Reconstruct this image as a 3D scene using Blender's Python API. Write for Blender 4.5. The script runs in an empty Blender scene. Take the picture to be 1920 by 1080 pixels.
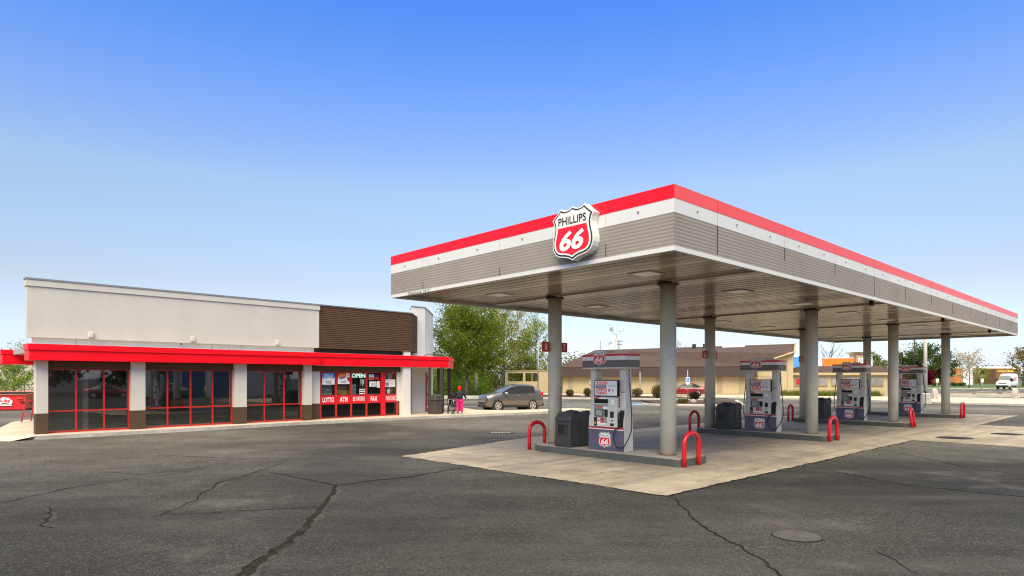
import bpy, bmesh, math, random
from mathutils import Vector, Matrix, Quaternion
R = math.radians
S = bpy.context.scene
COL = S.collection

# ------------------------------------------------------------------ camera, sky, sun, exposure
cam_data = bpy.data.cameras.new("camera")
cam_data.sensor_width = 36.0
cam_data.lens = 1187.4 / 1920 * 36
cam_data.shift_y = (709.1 - 540) / 1920
cam_data.clip_start = 0.1
cam_data.clip_end = 6000
cam = bpy.data.objects.new("camera", cam_data)
cam.location = (0, 0, 2.043)
cam.rotation_euler = (R(90), 0, 0)
COL.objects.link(cam)
S.camera = cam

SUN_AZ, SUN_EL = R(190), R(49)      # azimuth clockwise from +Y (view direction); the sun stands behind the camera, a little left
world = bpy.data.worlds.new("World")
S.world = world
world.use_nodes = True
wn = world.node_tree
wn.nodes.clear()
wo = wn.nodes.new("ShaderNodeOutputWorld")
bg = wn.nodes.new("ShaderNodeBackground")
sky = wn.nodes.new("ShaderNodeTexSky")
sky.sky_type = 'NISHITA'
sky.sun_disc = False
sky.sun_elevation = SUN_EL
sky.sun_rotation = SUN_AZ
sky.air_density = 1.0
sky.dust_density = 0.6
sky.ozone_density = 2.0
# grade the sky by elevation: deeper blue overhead, pale and warm towards the horizon
tcw = wn.nodes.new("ShaderNodeTexCoord"); sxw = wn.nodes.new("ShaderNodeSeparateXYZ"); wn.links.new(tcw.outputs['Generated'], sxw.inputs[0])
rw = wn.nodes.new("ShaderNodeValToRGB"); wn.links.new(sxw.outputs[2], rw.inputs[0])
rw.color_ramp.elements[0].position = 0.0; rw.color_ramp.elements[0].color = (.43, .475, .70, 1)
rw.color_ramp.elements[1].position = 1.0; rw.color_ramp.elements[1].color = (.60, .62, .66, 1)
for ps, c in ((.05, (.49, .485, .58)), (.136, (.565, .475, .455)), (.278, (.70, .645, .62)), (.362, (.545, .615, .78)), (.50, (.285, .545, .96)), (.62, (.28, .52, .88))):
    e = rw.color_ramp.elements.new(ps); e.color = (*c, 1)
mw = wn.nodes.new("ShaderNodeMix"); mw.data_type = 'RGBA'; mw.blend_type = 'MULTIPLY'; mw.inputs[0].default_value = 1
wn.links.new(sky.outputs[0], mw.inputs[6]); wn.links.new(rw.outputs[0], mw.inputs[7])
# warm-white fill light added to the unseen sky overhead, above the field of view
cw = wn.nodes.new("ShaderNodeMapRange"); cw.interpolation_type = 'SMOOTHSTEP'; cw.inputs[1].default_value = .53; cw.inputs[2].default_value = .74
cn = wn.nodes.new("ShaderNodeTexNoise"); cn.inputs['Scale'].default_value = 2.2; cn.inputs['Detail'].default_value = 5; wn.links.new(tcw.outputs['Generated'], cn.inputs[0])
cr_ = wn.nodes.new("ShaderNodeMapRange"); cr_.inputs[1].default_value = .3; cr_.inputs[2].default_value = .7; cr_.inputs[3].default_value = .75; cr_.inputs[4].default_value = 1.0; wn.links.new(cn.outputs[0], cr_.inputs[0])
cm_ = wn.nodes.new("ShaderNodeMath"); cm_.operation = 'MULTIPLY'
wn.links.new(sxw.outputs[2], cw.inputs[0]); wn.links.new(cw.outputs[0], cm_.inputs[0]); wn.links.new(cr_.outputs[0], cm_.inputs[1])
mc = wn.nodes.new("ShaderNodeMix"); mc.data_type = 'RGBA'; mc.inputs[7].default_value = (7.4, 6.75, 5.45, 1)
wn.links.new(cm_.outputs[0], mc.inputs[0]); wn.links.new(mw.outputs[2], mc.inputs[6])
wn.links.new(mc.outputs[2], bg.inputs[0])
wn.links.new(bg.outputs[0], wo.inputs[0])
bg.inputs[1].default_value = 0.14

sun_l = bpy.data.lights.new("sun", 'SUN')
sun_l.energy = 2.25
sun_l.angle = R(45)
sun_l.color = (1.0, 0.885, 0.66)
sun = bpy.data.objects.new("sun", sun_l)
d = Vector((math.sin(SUN_AZ) * math.cos(SUN_EL), math.cos(SUN_AZ) * math.cos(SUN_EL), math.sin(SUN_EL)))
sun.rotation_euler = d.to_track_quat('Z', 'Y').to_euler()
COL.objects.link(sun)

S.view_settings.view_transform = 'Standard'
S.view_settings.look = 'None'
S.view_settings.gamma = 1
S.view_settings.use_curve_mapping = False
S.view_settings.exposure = 1.15
S.render.engine = 'CYCLES'
S.cycles.max_bounces = 8
S.cycles.transparent_max_bounces = 16
S.cycles.use_denoising = True
S.cycles.filter_width = 1.15

# ------------------------------------------------------------------ materials
M = {}
def mk(name, col, rough=0.55, metal=0.0, var=0.06, vs=2.5, bump=0.0, bs=40.0, spec=0.5, coat=0.0, streak=0.0, alpha=1.0, dirt=None, emit=None):
    m = bpy.data.materials.new(name); m.use_nodes = True
    nt = m.node_tree; b = nt.nodes['Principled BSDF']
    b.inputs['Roughness'].default_value = rough
    b.inputs['Metallic'].default_value = metal
    b.inputs['Specular IOR Level'].default_value = spec
    if coat: b.inputs['Coat Weight'].default_value = coat; b.inputs['Coat Roughness'].default_value = 0.06
    tc = nt.nodes.new('ShaderNodeTexCoord')
    n = nt.nodes.new('ShaderNodeTexNoise'); n.inputs['Scale'].default_value = vs; n.inputs['Detail'].default_value = 6; n.inputs['Roughness'].default_value = .62
    src = tc.outputs['Object']
    if streak:
        mp = nt.nodes.new('ShaderNodeMapping'); mp.inputs['Scale'].default_value = (1, 1, streak)
        nt.links.new(src, mp.inputs[0]); nt.links.new(mp.outputs[0], n.inputs[0])
    else:
        nt.links.new(src, n.inputs[0])
    r = nt.nodes.new('ShaderNodeMapRange')
    r.inputs['From Min'].default_value = .3; r.inputs['From Max'].default_value = .7
    r.inputs['To Min'].default_value = 1 - var; r.inputs['To Max'].default_value = 1 + var
    nt.links.new(n.outputs[0], r.inputs[0])
    mu = nt.nodes.new('ShaderNodeMix'); mu.data_type = 'RGBA'; mu.blend_type = 'MULTIPLY'; mu.inputs[0].default_value = 1
    mu.inputs[6].default_value = (*col, 1)
    nt.links.new(r.outputs[0], mu.inputs[7])
    out = mu.outputs[2]
    if dirt:
        dc, dl, ds = dirt
        n2 = nt.nodes.new('ShaderNodeTexNoise'); n2.inputs['Scale'].default_value = ds; n2.inputs['Detail'].default_value = 8; n2.inputs['Roughness'].default_value = .7
        nt.links.new(src, n2.inputs[0])
        r2 = nt.nodes.new('ShaderNodeMapRange'); r2.inputs['From Min'].default_value = .5; r2.inputs['From Max'].default_value = .75; r2.inputs['To Max'].default_value = dl
        nt.links.new(n2.outputs[0], r2.inputs[0])
        mx = nt.nodes.new('ShaderNodeMix'); mx.data_type = 'RGBA'; mx.inputs[7].default_value = (*dc, 1)
        nt.links.new(r2.outputs[0], mx.inputs[0]); nt.links.new(out, mx.inputs[6]); out = mx.outputs[2]
    nt.links.new(out, b.inputs['Base Color'])
    rr = nt.nodes.new('ShaderNodeMapRange'); rr.inputs['To Min'].default_value = max(.02, rough * .88); rr.inputs['To Max'].default_value = min(1, rough * 1.12)
    nt.links.new(n.outputs[0], rr.inputs[0]); nt.links.new(rr.outputs[0], b.inputs['Roughness'])
    if bump:
        nb = nt.nodes.new('ShaderNodeTexNoise'); nb.inputs['Scale'].default_value = bs; nb.inputs['Detail'].default_value = 4
        nt.links.new(src, nb.inputs[0])
        bp = nt.nodes.new('ShaderNodeBump'); bp.inputs['Strength'].default_value = bump; bp.inputs['Distance'].default_value = .02
        nt.links.new(nb.outputs[0], bp.inputs['Height']); nt.links.new(bp.outputs[0], b.inputs['Normal'])
    if alpha < 1: b.inputs['Alpha'].default_value = alpha
    if emit:
        b.inputs['Emission Color'].default_value = (*emit[0], 1); b.inputs['Emission Strength'].default_value = emit[1]
    M[name] = m
    return m

def leafmat(name, c1, c2, c3, trans=.35):
    m = bpy.data.materials.new(name); m.use_nodes = True
    nt = m.node_tree; nt.nodes.clear()
    o = nt.nodes.new('ShaderNodeOutputMaterial')
    g = nt.nodes.new('ShaderNodeNewGeometry')
    cr = nt.nodes.new('ShaderNodeValToRGB')
    cr.color_ramp.elements[0].color = (*c1, 1); cr.color_ramp.elements[1].color = (*c3, 1)
    e = cr.color_ramp.elements.new(.5); e.color = (*c2, 1)
    tc = nt.nodes.new('ShaderNodeTexCoord')
    nz = nt.nodes.new('ShaderNodeTexNoise'); nz.inputs['Scale'].default_value = .55; nz.inputs['Detail'].default_value = 2
    nt.links.new(tc.outputs['Object'], nz.inputs[0])
    ad = nt.nodes.new('ShaderNodeMath'); ad.operation = 'MULTIPLY_ADD'; ad.inputs[1].default_value = .55
    sb = nt.nodes.new('ShaderNodeMath'); sb.operation = 'MULTIPLY_ADD'; sb.inputs[1].default_value = 1.1; sb.inputs[2].default_value = -.3
    nt.links.new(nz.outputs[0], sb.inputs[0])
    nt.links.new(g.outputs['Random Per Island'], ad.inputs[0]); nt.links.new(sb.outputs[0], ad.inputs[2])
    nt.links.new(ad.outputs[0], cr.inputs[0])
    d1 = nt.nodes.new('ShaderNodeBsdfDiffuse'); t1 = nt.nodes.new('ShaderNodeBsdfTranslucent')
    mx = nt.nodes.new('ShaderNodeMixShader'); mx.inputs[0].default_value = trans
    nt.links.new(cr.outputs[0], d1.inputs[0]); nt.links.new(cr.outputs[0], t1.inputs[0])
    nt.links.new(d1.outputs[0], mx.inputs[1]); nt.links.new(t1.outputs[0], mx.inputs[2])
    nt.links.new(mx.outputs[0], o.inputs[0])
    M[name] = m
    return m

def groundmat(name, c_lo, c_hi, agg, agg_amt, blot, blot_amt, rough, stain=None, streak=None, cracks=None, bump=.25, spec=.4, joints=None, big=None, worn=False):
    """aggregate + blotches + optional stains, streaks and hairline cracks"""
    m = bpy.data.materials.new(name); m.use_nodes = True
    nt = m.node_tree; L = nt.links; b = nt.nodes['Principled BSDF']
    b.inputs['Specular IOR Level'].default_value = spec
    tc = nt.nodes.new('ShaderNodeTexCoord'); P = tc.outputs['Object']
    def noise(s, det=5, ro=.6, vec=None):
        n = nt.nodes.new('ShaderNodeTexNoise'); n.inputs['Scale'].default_value = s; n.inputs['Detail'].default_value = det; n.inputs['Roughness'].default_value = ro
        L.new(vec or P, n.inputs[0]); return n.outputs[0]
    def rng(v, a, b_, c, d_):
        r = nt.nodes.new('ShaderNodeMapRange'); r.inputs[1].default_value = a; r.inputs[2].default_value = b_; r.inputs[3].default_value = c; r.inputs[4].default_value = d_
        L.new(v, r.inputs[0]); return r.outputs[0]
    def mixc(f, a, b_, bt='MIX'):
        x = nt.nodes.new('ShaderNodeMix'); x.data_type = 'RGBA'; x.blend_type = bt
        for i, v in ((0, f), (6, a), (7, b_)):
            if hasattr(v, 'links'): L.new(v, x.inputs[i])
            elif isinstance(v, tuple): x.inputs[i].default_value = (*v, 1)
            else: x.inputs[i].default_value = v
        return x.outputs[2]
    base = mixc(rng(noise(blot, 6, .6), .35, .65, 0, 1), c_lo, c_hi)
    b2 = rng(noise(blot * 6.3, 5, .65), .3, .7, 1 - blot_amt, 1 + blot_amt)
    base = mixc(1.0, base, b2, 'MULTIPLY')
    vo = nt.nodes.new('ShaderNodeTexVoronoi'); vo.inputs['Scale'].default_value = agg; L.new(P, vo.inputs[0])
    sp = nt.nodes.new('ShaderNodeSeparateColor'); L.new(vo.outputs['Color'], sp.inputs[0])
    pw = nt.nodes.new('ShaderNodeMath'); pw.operation = 'POWER'; pw.inputs[1].default_value = 3.0; L.new(sp.outputs[0], pw.inputs[0])
    base = mixc(1.0, base, rng(pw.outputs[0], 0, 1, 1 - agg_amt * .45, 1 + agg_amt * 1.6), 'MULTIPLY')
    if big:
        mp0 = nt.nodes.new('ShaderNodeMapping'); mp0.inputs['Location'].default_value = big[3]; mp0.inputs['Scale'].default_value = (1, 1.5, 1); L.new(P, mp0.inputs[0])
        base = mixc(1.0, base, rng(noise(big[0], 4, .55, mp0.outputs[0]), .33, .67, big[1], big[2]), 'MULTIPLY')
    if worn:
        # pavement bleached by traffic: the lane behind the pad and the open lot at the far left
        sxy = nt.nodes.new('ShaderNodeSeparateXYZ'); L.new(P, sxy.inputs[0]); X_, Y_ = sxy.outputs[0], sxy.outputs[1]
        def mth(op, a, b_=None):
            n = nt.nodes.new('ShaderNodeMath'); n.operation = op
            for i, v in enumerate((a, b_)):
                if v is None: continue
                if hasattr(v, 'links'): L.new(v, n.inputs[i])
                else: n.inputs[i].default_value = v
            return n.outputs[0]
        wob = mth('MULTIPLY', mth('SUBTRACT', noise(.35, 5, .6), .5), 9.0)
        d1 = mth('ADD', mth('ADD', mth('MULTIPLY', X_, .873), mth('MULTIPLY', Y_, .484)), 2.53 - 8.03)
        m1 = rng(mth('ADD', mth('MINIMUM', d1, mth('SUBTRACT', Y_, 15.0)), wob), -2.5, 6, 0, 1)
        m2 = mth('MULTIPLY', rng(mth('ADD', mth('MULTIPLY', X_, -1.0), wob), 3, 11, 0, .85), rng(mth('ADD', Y_, wob), 8.5, 13, 0, 1))
        base = mixc(mth('MAXIMUM', m1, m2), base, mixc(1.0, base, (3.4, 3.35, 3.2), 'MULTIPLY'))
    if streak:
        mp = nt.nodes.new('ShaderNodeMapping'); mp.inputs['Scale'].default_value = streak[0]; mp.inputs['Rotation'].default_value = (0, 0, streak[3]); L.new(P, mp.inputs[0])
        base = mixc(rng(noise(1.0, 6, .6, mp.outputs[0]), .48, .72, 0, streak[1]), base, streak[2])
    if stain:
        for (sc, lo, hi, amt, c) in stain:
            base = mixc(rng(noise(sc, 7, .68), lo, hi, 0, amt), base, c)
    if joints:
        # saw-cut joints of the slab
        mp = nt.nodes.new('ShaderNodeMapping'); mp.inputs['Rotation'].default_value = (0, 0, joints[0]); mp.inputs['Location'].default_value = (joints[3], joints[4], 0); L.new(P, mp.inputs[0])
        sx = nt.nodes.new('ShaderNodeSeparateXYZ'); L.new(mp.outputs[0], sx.inputs[0])
        acc = None
        for ax in (0, 1):
            dv = nt.nodes.new('ShaderNodeMath'); dv.operation = 'DIVIDE'; dv.inputs[1].default_value = joints[1][ax]; L.new(sx.outputs[ax], dv.inputs[0])
            fr = nt.nodes.new('ShaderNodeMath'); fr.operation = 'FRACT'; L.new(dv.outputs[0], fr.inputs[0])
            s = nt.nodes.new('ShaderNodeMath'); s.operation = 'SUBTRACT'; s.inputs[1].default_value = .5; L.new(fr.outputs[0], s.inputs[0])
            a_ = nt.nodes.new('ShaderNodeMath'); a_.operation = 'ABSOLUTE'; L.new(s.outputs[0], a_.inputs[0])
            w = .5 - joints[2] / joints[1][ax]
            o = rng(a_.outputs[0], w, w + .001, 0, .75)
            if acc is None: acc = o
            else:
                mx2 = nt.nodes.new('ShaderNodeMath'); mx2.operation = 'MAXIMUM'; L.new(acc, mx2.inputs[0]); L.new(o, mx2.inputs[1]); acc = mx2.outputs[0]
        base = mixc(acc, base, (.05, .042, .035))
    if cracks:
        wn_ = nt.nodes.new('ShaderNodeTexNoise'); wn_.inputs['Scale'].default_value = cracks[0] * 3; wn_.inputs['Detail'].default_value = 5; L.new(P, wn_.inputs[0])
        va = nt.nodes.new('ShaderNodeVectorMath'); va.operation = 'MULTIPLY_ADD'; va.inputs[1].default_value = (1.2 / cracks[0] * .25,) * 3
        L.new(wn_.outputs[1], va.inputs[0]); L.new(P, va.inputs[2])
        vc = nt.nodes.new('ShaderNodeTexVoronoi'); vc.feature = 'DISTANCE_TO_EDGE'; vc.inputs['Scale'].default_value = cracks[0]; L.new(va.outputs[0], vc.inputs[0])
        ln = rng(vc.outputs[0], 0, cracks[1], 1, 0)
        gate = rng(noise(cracks[0] * .9, 3), .5, .6, 0, cracks[2])
        ml = nt.nodes.new('ShaderNodeMath'); ml.operation = 'MULTIPLY'; L.new(ln, ml.inputs[0]); L.new(gate, ml.inputs[1])
        base = mixc(ml.outputs[0], base, cracks[3])
    L.new(base, b.inputs['Base Color'])
    L.new(rng(noise(blot * 2.2, 5), .3, .7, rough - .13, min(1, rough + .1)), b.inputs['Roughness'])
    bp = nt.nodes.new('ShaderNodeBump'); bp.inputs['Strength'].default_value = bump; bp.inputs['Distance'].default_value = .012
    L.new(vo.outputs['Distance'], bp.inputs['Height']); L.new(bp.outputs[0], b.inputs['Normal'])
    M[name] = m
    return m

groundmat('asphalt', (.0165, .0160, .0142), (.032, .031, .0275), 60, .95, .13, .22, .8,
          stain=[(.35, .56, .75, .55, (.13, .12, .108)), (1.1, .60, .74, .35, (.022, .021, .021)), (5, .68, .76, .4, (.16, .15, .135))],
          streak=((.10, .5, 1), .35, (.105, .098, .09), R(-20)), cracks=(.17, .0045, .6, (.018, .016, .014)), bump=.7, spec=.22, big=(.075, .55, 1.75, (3.0, 1.0, 0)), worn=True)
groundmat('asphalt_far', (.075, .072, .07), (.12, .115, .11), 40, .4, .08, .15, .8, bump=.2)
groundmat('concrete', (.285, .238, .172), (.41, .347, .257), 90, .18, .3, .15, .72,
          stain=[(.55, .47, .70, .75, (.185, .155, .12)), (2.2, .55, .74, .7, (.125, .105, .08)), (9, .64, .72, .75, (.07, .06, .048)), (3.5, .66, .74, .45, (.42, .38, .31)), (.9, .62, .78, .3, (.42, .34, .25))],
          streak=((.16, 1.9, 1), .75, (.165, .14, .108), R(-3)), joints=(0, (4.29, 3.1), .008, 1.7, .3), cracks=(.21, .004, .7, (.09, .075, .06)), bump=.12)
groundmat('walk', (.47, .38, .275), (.58, .50, .39), 110, .14, .5, .1, .8,
          stain=[(1.2, .55, .76, .4, (.30, .25, .195)), (6, .66, .78, .4, (.2, .165, .13))], joints=(0, (1.55, 60), .012, 0, 7), bump=.1)
groundmat('kerb_concrete', (.36, .33, .28), (.5, .46, .4), 60, .2, .6, .15, .85, stain=[(1.5, .55, .75, .5, (.22, .19, .15))], bump=.2)
groundmat('lawn', (.045, .10, .018), (.085, .165, .03), 8, .5, .15, .2, .9, stain=[(.5, .55, .75, .4, (.14, .15, .05))], bump=.5, spec=.1)
groundmat('mulch', (.05, .035, .027), (.09, .065, .05), 14, .8, .4, .2, .9, bump=.7, spec=.1)
groundmat('crackfill', (.013, .0118, .010), (.025, .0225, .019), 45, .5, 2.0, .3, .95, bump=.4, spec=.06)
groundmat('crackedge', (.016, .0145, .0125), (.045, .040, .033), 70, .5, 1.2, .25, .9, bump=.3)

mk('paint_red', (.93, .004, .014), .4, var=.04, vs=1.2, spec=.25)
mk('fascia_red', (.84, .006, .018), .32, var=.035, vs=.8, spec=.3)
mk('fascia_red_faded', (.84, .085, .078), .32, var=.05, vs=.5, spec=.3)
mk('fascia_white', (.65, .645, .615), .4, var=.03, vs=.9, spec=.3, streak=.2, dirt=((.50, .48, .42), .3, 2.2))
mk('fascia_grey', (.292, .258, .226), .62, var=.06, vs=.7, spec=.05, streak=.25, dirt=((.19, .165, .14), .35, 1.6))
mk('soffit', (.38, .305, .215), .2, var=.12, vs=.6, spec=.7, streak=1)
mk('soffit_dark', (.19, .15, .105), .22, var=.15, vs=.6, spec=.7)
mk('soffit_pale', (.62, .52, .39), .2, var=.1, vs=.6, spec=.7)
mk('soffit_light', (.45, .41, .36), .4, var=.08, vs=1)
mk('column_paint', (.58, .555, .455), .38, var=.09, vs=1.4, spec=.25, streak=.2, dirt=((.22, .20, .16), .45, 1.6))
mk('rust_ring', (.17, .10, .05), .9, var=.3, vs=8)
mk('hoop_red', (.58, .003, .010), .25, var=.05, vs=3, coat=.3, dirt=((.3, .03, .02), .3, 5))
mk('island_steel', (.075, .082, .072), .6, var=.25, vs=2.5, dirt=((.14, .11, .07), .5, 3))
mk('island_top', (.37, .32, .26), .8, var=.14, vs=3, bump=.1, dirt=((.2, .15, .1), .6, 2.2))
mk('bin_plastic', (.036, .036, .032), .5, var=.15, vs=5, bump=.06, bs=300)
mk('bin_plastic_lid', (.045, .045, .041), .5, var=.12, vs=5, bump=.06, bs=300)
mk('black', (.008, .008, .008), .5, var=.05)
mk('rubber', (.012, .012, .012), .45, var=.1)
mk('pump_grey', (.62, .605, .54), .38, metal=.15, var=.05, vs=2, spec=.5)
mk('pump_grey_dark', (.30, .295, .265), .4, metal=.15, var=.06, vs=2)
mk('pump_blue', (.098, .088, .142), .4, var=.06, vs=2)
mk('pump_red', (.62, .008, .022), .35, var=.03)
mk('valance_grey', (.145, .125, .112), .35, var=.05, vs=1.5)
mk('sign_white', (.80, .775, .72), .35, var=.03, vs=2)
mk('sign_white_clean', (.82, .82, .80), .4, var=.02)
mk('sign_black', (.012, .011, .010), .4, var=.02)
mk('sign_red', (.78, .005, .018), .35, var=.03)
mk('sign_orange_red', (.80, .09, .05), .4, var=.03)
mk('sign_navy', (.02, .025, .09), .4, var=.03)
mk('sign_maroon', (.50, .005, .012), .4, var=.04)
mk('lcd', (.30, .35, .31), .25, var=.04)
mk('steel', (.5, .5, .5), .3, metal=.9, var=.05)
mk('galv', (.36, .37, .37), .45, metal=.5, var=.1, vs=4)
mk('lamp_diffuser', (.42, .39, .32), .4, var=.03, emit=((1, .95, .84), .06))
mk('lamp_frame', (.36, .30, .22), .4, var=.08)
mk('stucco', (.585, .55, .48), .9, var=.05, vs=.8, bump=.2, bs=120, streak=.22, dirt=((.43, .40, .35), .4, 1.1))
mk('stucco_white', (.68, .65, .60), .85, var=.03, vs=1, bump=.08, bs=160, dirt=((.5, .47, .42), .3, 1.3))
mk('metal_cap', (.30, .30, .285), .45, metal=.4, var=.06)
mk('pink_band', (.80, .75, .69), .7, var=.04, vs=2)
mk('brown_trim', (.088, .055, .034), .7, spec=.15, var=.08, vs=2, bump=.05)
mk('brown_siding', (.098, .055, .032), .7, var=.16, vs=1.6, streak=8, spec=.12)
mk('brown_dark', (.030, .019, .013), .6, var=.08)
mk('frame_red', (.50, .022, .012), .4, var=.06, vs=3)
mk('frame_red_bright', (.66, .008, .014), .35, var=.05, vs=3)
mk('interior_wall', (.16, .15, .135), .8, var=.1, vs=1)
mk('interior_floor', (.20, .18, .155), .45, var=.1, vs=2)
mk('interior_ceiling', (.35, .34, .31), .9, var=.05)
mk('shelf', (.14, .14, .13), .6, var=.15)
mk('glass', (.010, .012, .011), .015, var=0, spec=1.0, alpha=.72)
M['glass'].node_tree.nodes['Principled BSDF'].inputs['IOR'].default_value = 2.0
mk('glass_clear', (.02, .025, .022), .02, var=0, spec=.6, alpha=.28)
mk('glass_black', (.004, .004, .004), .05, var=0, spec=.5)
mk('kraft', (.36, .23, .11), .8, var=.12, vs=6)
mk('gold_box', (.50, .27, .04), .6, var=.15, vs=6)
mk('mint', (.62, .85, .70), .5, var=.05, emit=((.6, .95, .75), .25))
mk('pale_green', (.30, .40, .33), .6, var=.25, vs=9)
mk('grey_blue', (.20, .26, .28), .6, var=.25, vs=7)
mk('poster_blue', (.02, .24, .62), .45, var=.12, vs=4)
mk('poster_orange', (.85, .25, .02), .45, var=.15, vs=4)
mk('purple', (.20, .10, .35), .5, var=.1)
mk('dumpster_red', (.70, .012, .016), .5, var=.1, vs=2, dirt=((.2, .03, .02), .5, 2))
mk('dumpster_orange', (.55, .10, .02), .5, var=.12, vs=2, dirt=((.2, .06, .03), .5, 2))
mk('beige_wall', (.47, .365, .20), .85, var=.05, vs=.6, bump=.06, bs=60, dirt=((.36, .28, .17), .3, .4))
mk('beige_trim', (.34, .26, .16), .8, var=.06)
mk('tan_wall', (.50, .44, .34), .9, var=.05, vs=.4)
mk('orange_brick', (.52, .19, .065), .85, var=.10, vs=3, bump=.05, dirt=((.40, .15, .06), .4, .5))
mk('orange_paint', (.86, .20, .012), .6, var=.03, vs=.6)
mk('blue_paint', (.022, .16, .52), .6, var=.05)
mk('stone', (.42, .31, .19), .9, var=.3, vs=2.2, bump=.2, bs=8)
mk('roof_brown', (.060, .034, .026), .85, var=.18, vs=1.4, bump=.35, bs=18, dirt=((.09, .058, .044), .5, 1.1))
mk('roof_brown_dark', (.036, .020, .016), .85, var=.2, vs=2.5, bump=.35, bs=18)
mk('white_roof', (.72, .74, .78), .6, var=.03)
mk('dark_window', (.02, .022, .022), .1, var=.1, spec=.6)
mk('bark', (.085, .066, .052), .9, var=.3, vs=9, bump=.4, bs=30)
mk('bark_grey', (.17, .145, .12), .9, var=.25, vs=9, bump=.3, bs=30)
mk('wood_pole', (.16, .125, .10), .9, var=.2, vs=5)
mk('rock', (.33, .28, .235), .85, var=.15, vs=4, bump=.3, bs=8)
mk('white_paint', (.80, .80, .78), .4, var=.02, coat=.3)
mk('line_white', (.55, .55, .53), .7, var=.35, vs=5)
mk('line_blue', (.10, .15, .25), .7, var=.3, vs=5)
mk('suv_paint', (.150, .134, .116), .26, metal=.55, var=.03, coat=.8)
mk('car_red', (.24, .003, .008), .25, metal=.2, var=.03, coat=.8)
mk('car_glass', (.010, .012, .012), .08, var=.05, spec=.28)
mk('windshield', (.10, .13, .13), .06, var=.05, spec=1.0)
mk('trim_black', (.013, .013, .012), .6, var=.1)
mk('chrome', (.70, .70, .69), .16, metal=1.0, var=.02)
mk('alloy', (.55, .54, .50), .3, metal=.7, var=.03)
mk('headlight', (.62, .62, .58), .15, var=.05, spec=.8)
mk('taillight', (.55, .004, .008), .2, var=.05)
mk('amber', (.75, .22, .02), .3, var=.05)
mk('skin', (.20, .115, .075), .6, var=.06)
mk('hair_red', (.55, .006, .010), .85, var=.2, vs=30)
mk('jacket', (.007, .010, .016), .8, var=.25, vs=12)
mk('trousers_pink', (.70, .010, .16), .75, var=.08, vs=10)
mk('shoe', (.25, .24, .23), .7, var=.15)
mk('cart_grey', (.20, .20, .20), .6, var=.2, vs=10)
mk('yellow_sign', (.80, .55, .04), .5, var=.05, emit=((.9, .6, .05), .25))
mk('brown_sign', (.22, .10, .04), .6, var=.08)
mk('post_pale', (.55, .52, .46), .6, var=.1)
mk('door_blue', (.025, .06, .16), .5, var=.08)
mk('wall_pale', (.42, .44, .46), .8, var=.05)
mk('bollard_yellow', (.65, .42, .02), .5, var=.08)
leafmat('leaf_spring', (.045, .068, .010), (.125, .165, .018), (.27, .31, .04))
leafmat('leaf_oak', (.045, .06, .012), (.12, .135, .024), (.23, .22, .045))
leafmat('leaf_yellow', (.10, .11, .022), (.27, .27, .05), (.42, .40, .09))
leafmat('leaf_bright', (.09, .13, .016), (.23, .30, .035), (.38, .46, .07))
leafmat('leaf_dark', (.025, .045, .014), (.06, .095, .024), (.115, .16, .04))
leafmat('leaf_red', (.045, .004, .012), (.10, .006, .02), (.17, .012, .035))
leafmat('leaf_blossom', (.30, .20, .12), (.45, .34, .22), (.55, .47, .36))
leafmat('leaf_shrub', (.055, .05, .016), (.12, .10, .032), (.20, .16, .055))
leafmat('leaf_under', (.03, .06, .010), (.11, .19, .02), (.24, .34, .04))
leafmat('leaf_amber', (.10, .075, .022), (.19, .14, .04), (.26, .20, .07))
leafmat('leaf_brown', (.10, .085, .05), (.17, .14, .085), (.22, .19, .11))
leafmat('bark_leaf', (.06, .045, .035), (.09, .07, .05), (.12, .09, .06))
mk('rim_pink', (.62, .16, .13), .5, var=.1)
mk('window_pale', (.24, .22, .20), .12, var=.5, vs=1.5, spec=.7)
leafmat('leaf_dkshrub', (.02, .016, .010), (.04, .032, .018), (.07, .05, .03))

# ------------------------------------------------------------------ mesh builder
_text_cache = {}
def text_geo(s, bold, shear, slab):
    key = (s, bold, shear)
    if key not in _text_cache:
        cu = bpy.data.curves.new("t", 'FONT'); cu.body = s; cu.size = 1; cu.offset = bold; cu.shear = shear
        cu.resolution_u = 3; cu.fill_mode = 'FRONT'
        ob = bpy.data.objects.new("t", cu); COL.objects.link(ob)
        bpy.context.view_layer.update()
        me = bpy.data.meshes.new_from_object(ob.evaluated_get(bpy.context.evaluated_depsgraph_get()))
        vs = [v.co.copy() for v in me.vertices]; fs = [tuple(p.vertices) for p in me.polygons]
        x0 = min(v.x for v in vs); x1 = max(v.x for v in vs); y0 = min(v.y for v in vs); y1 = max(v.y for v in vs)
        vs = [((v.x - (x0 + x1) / 2) / (x1 - x0), (v.y - (y0 + y1) / 2) / (y1 - y0)) for v in vs]
        bpy.data.objects.remove(ob); bpy.data.curves.remove(cu); bpy.data.meshes.remove(me)
        _text_cache[key] = (vs, fs)
    return _text_cache[key]

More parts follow.
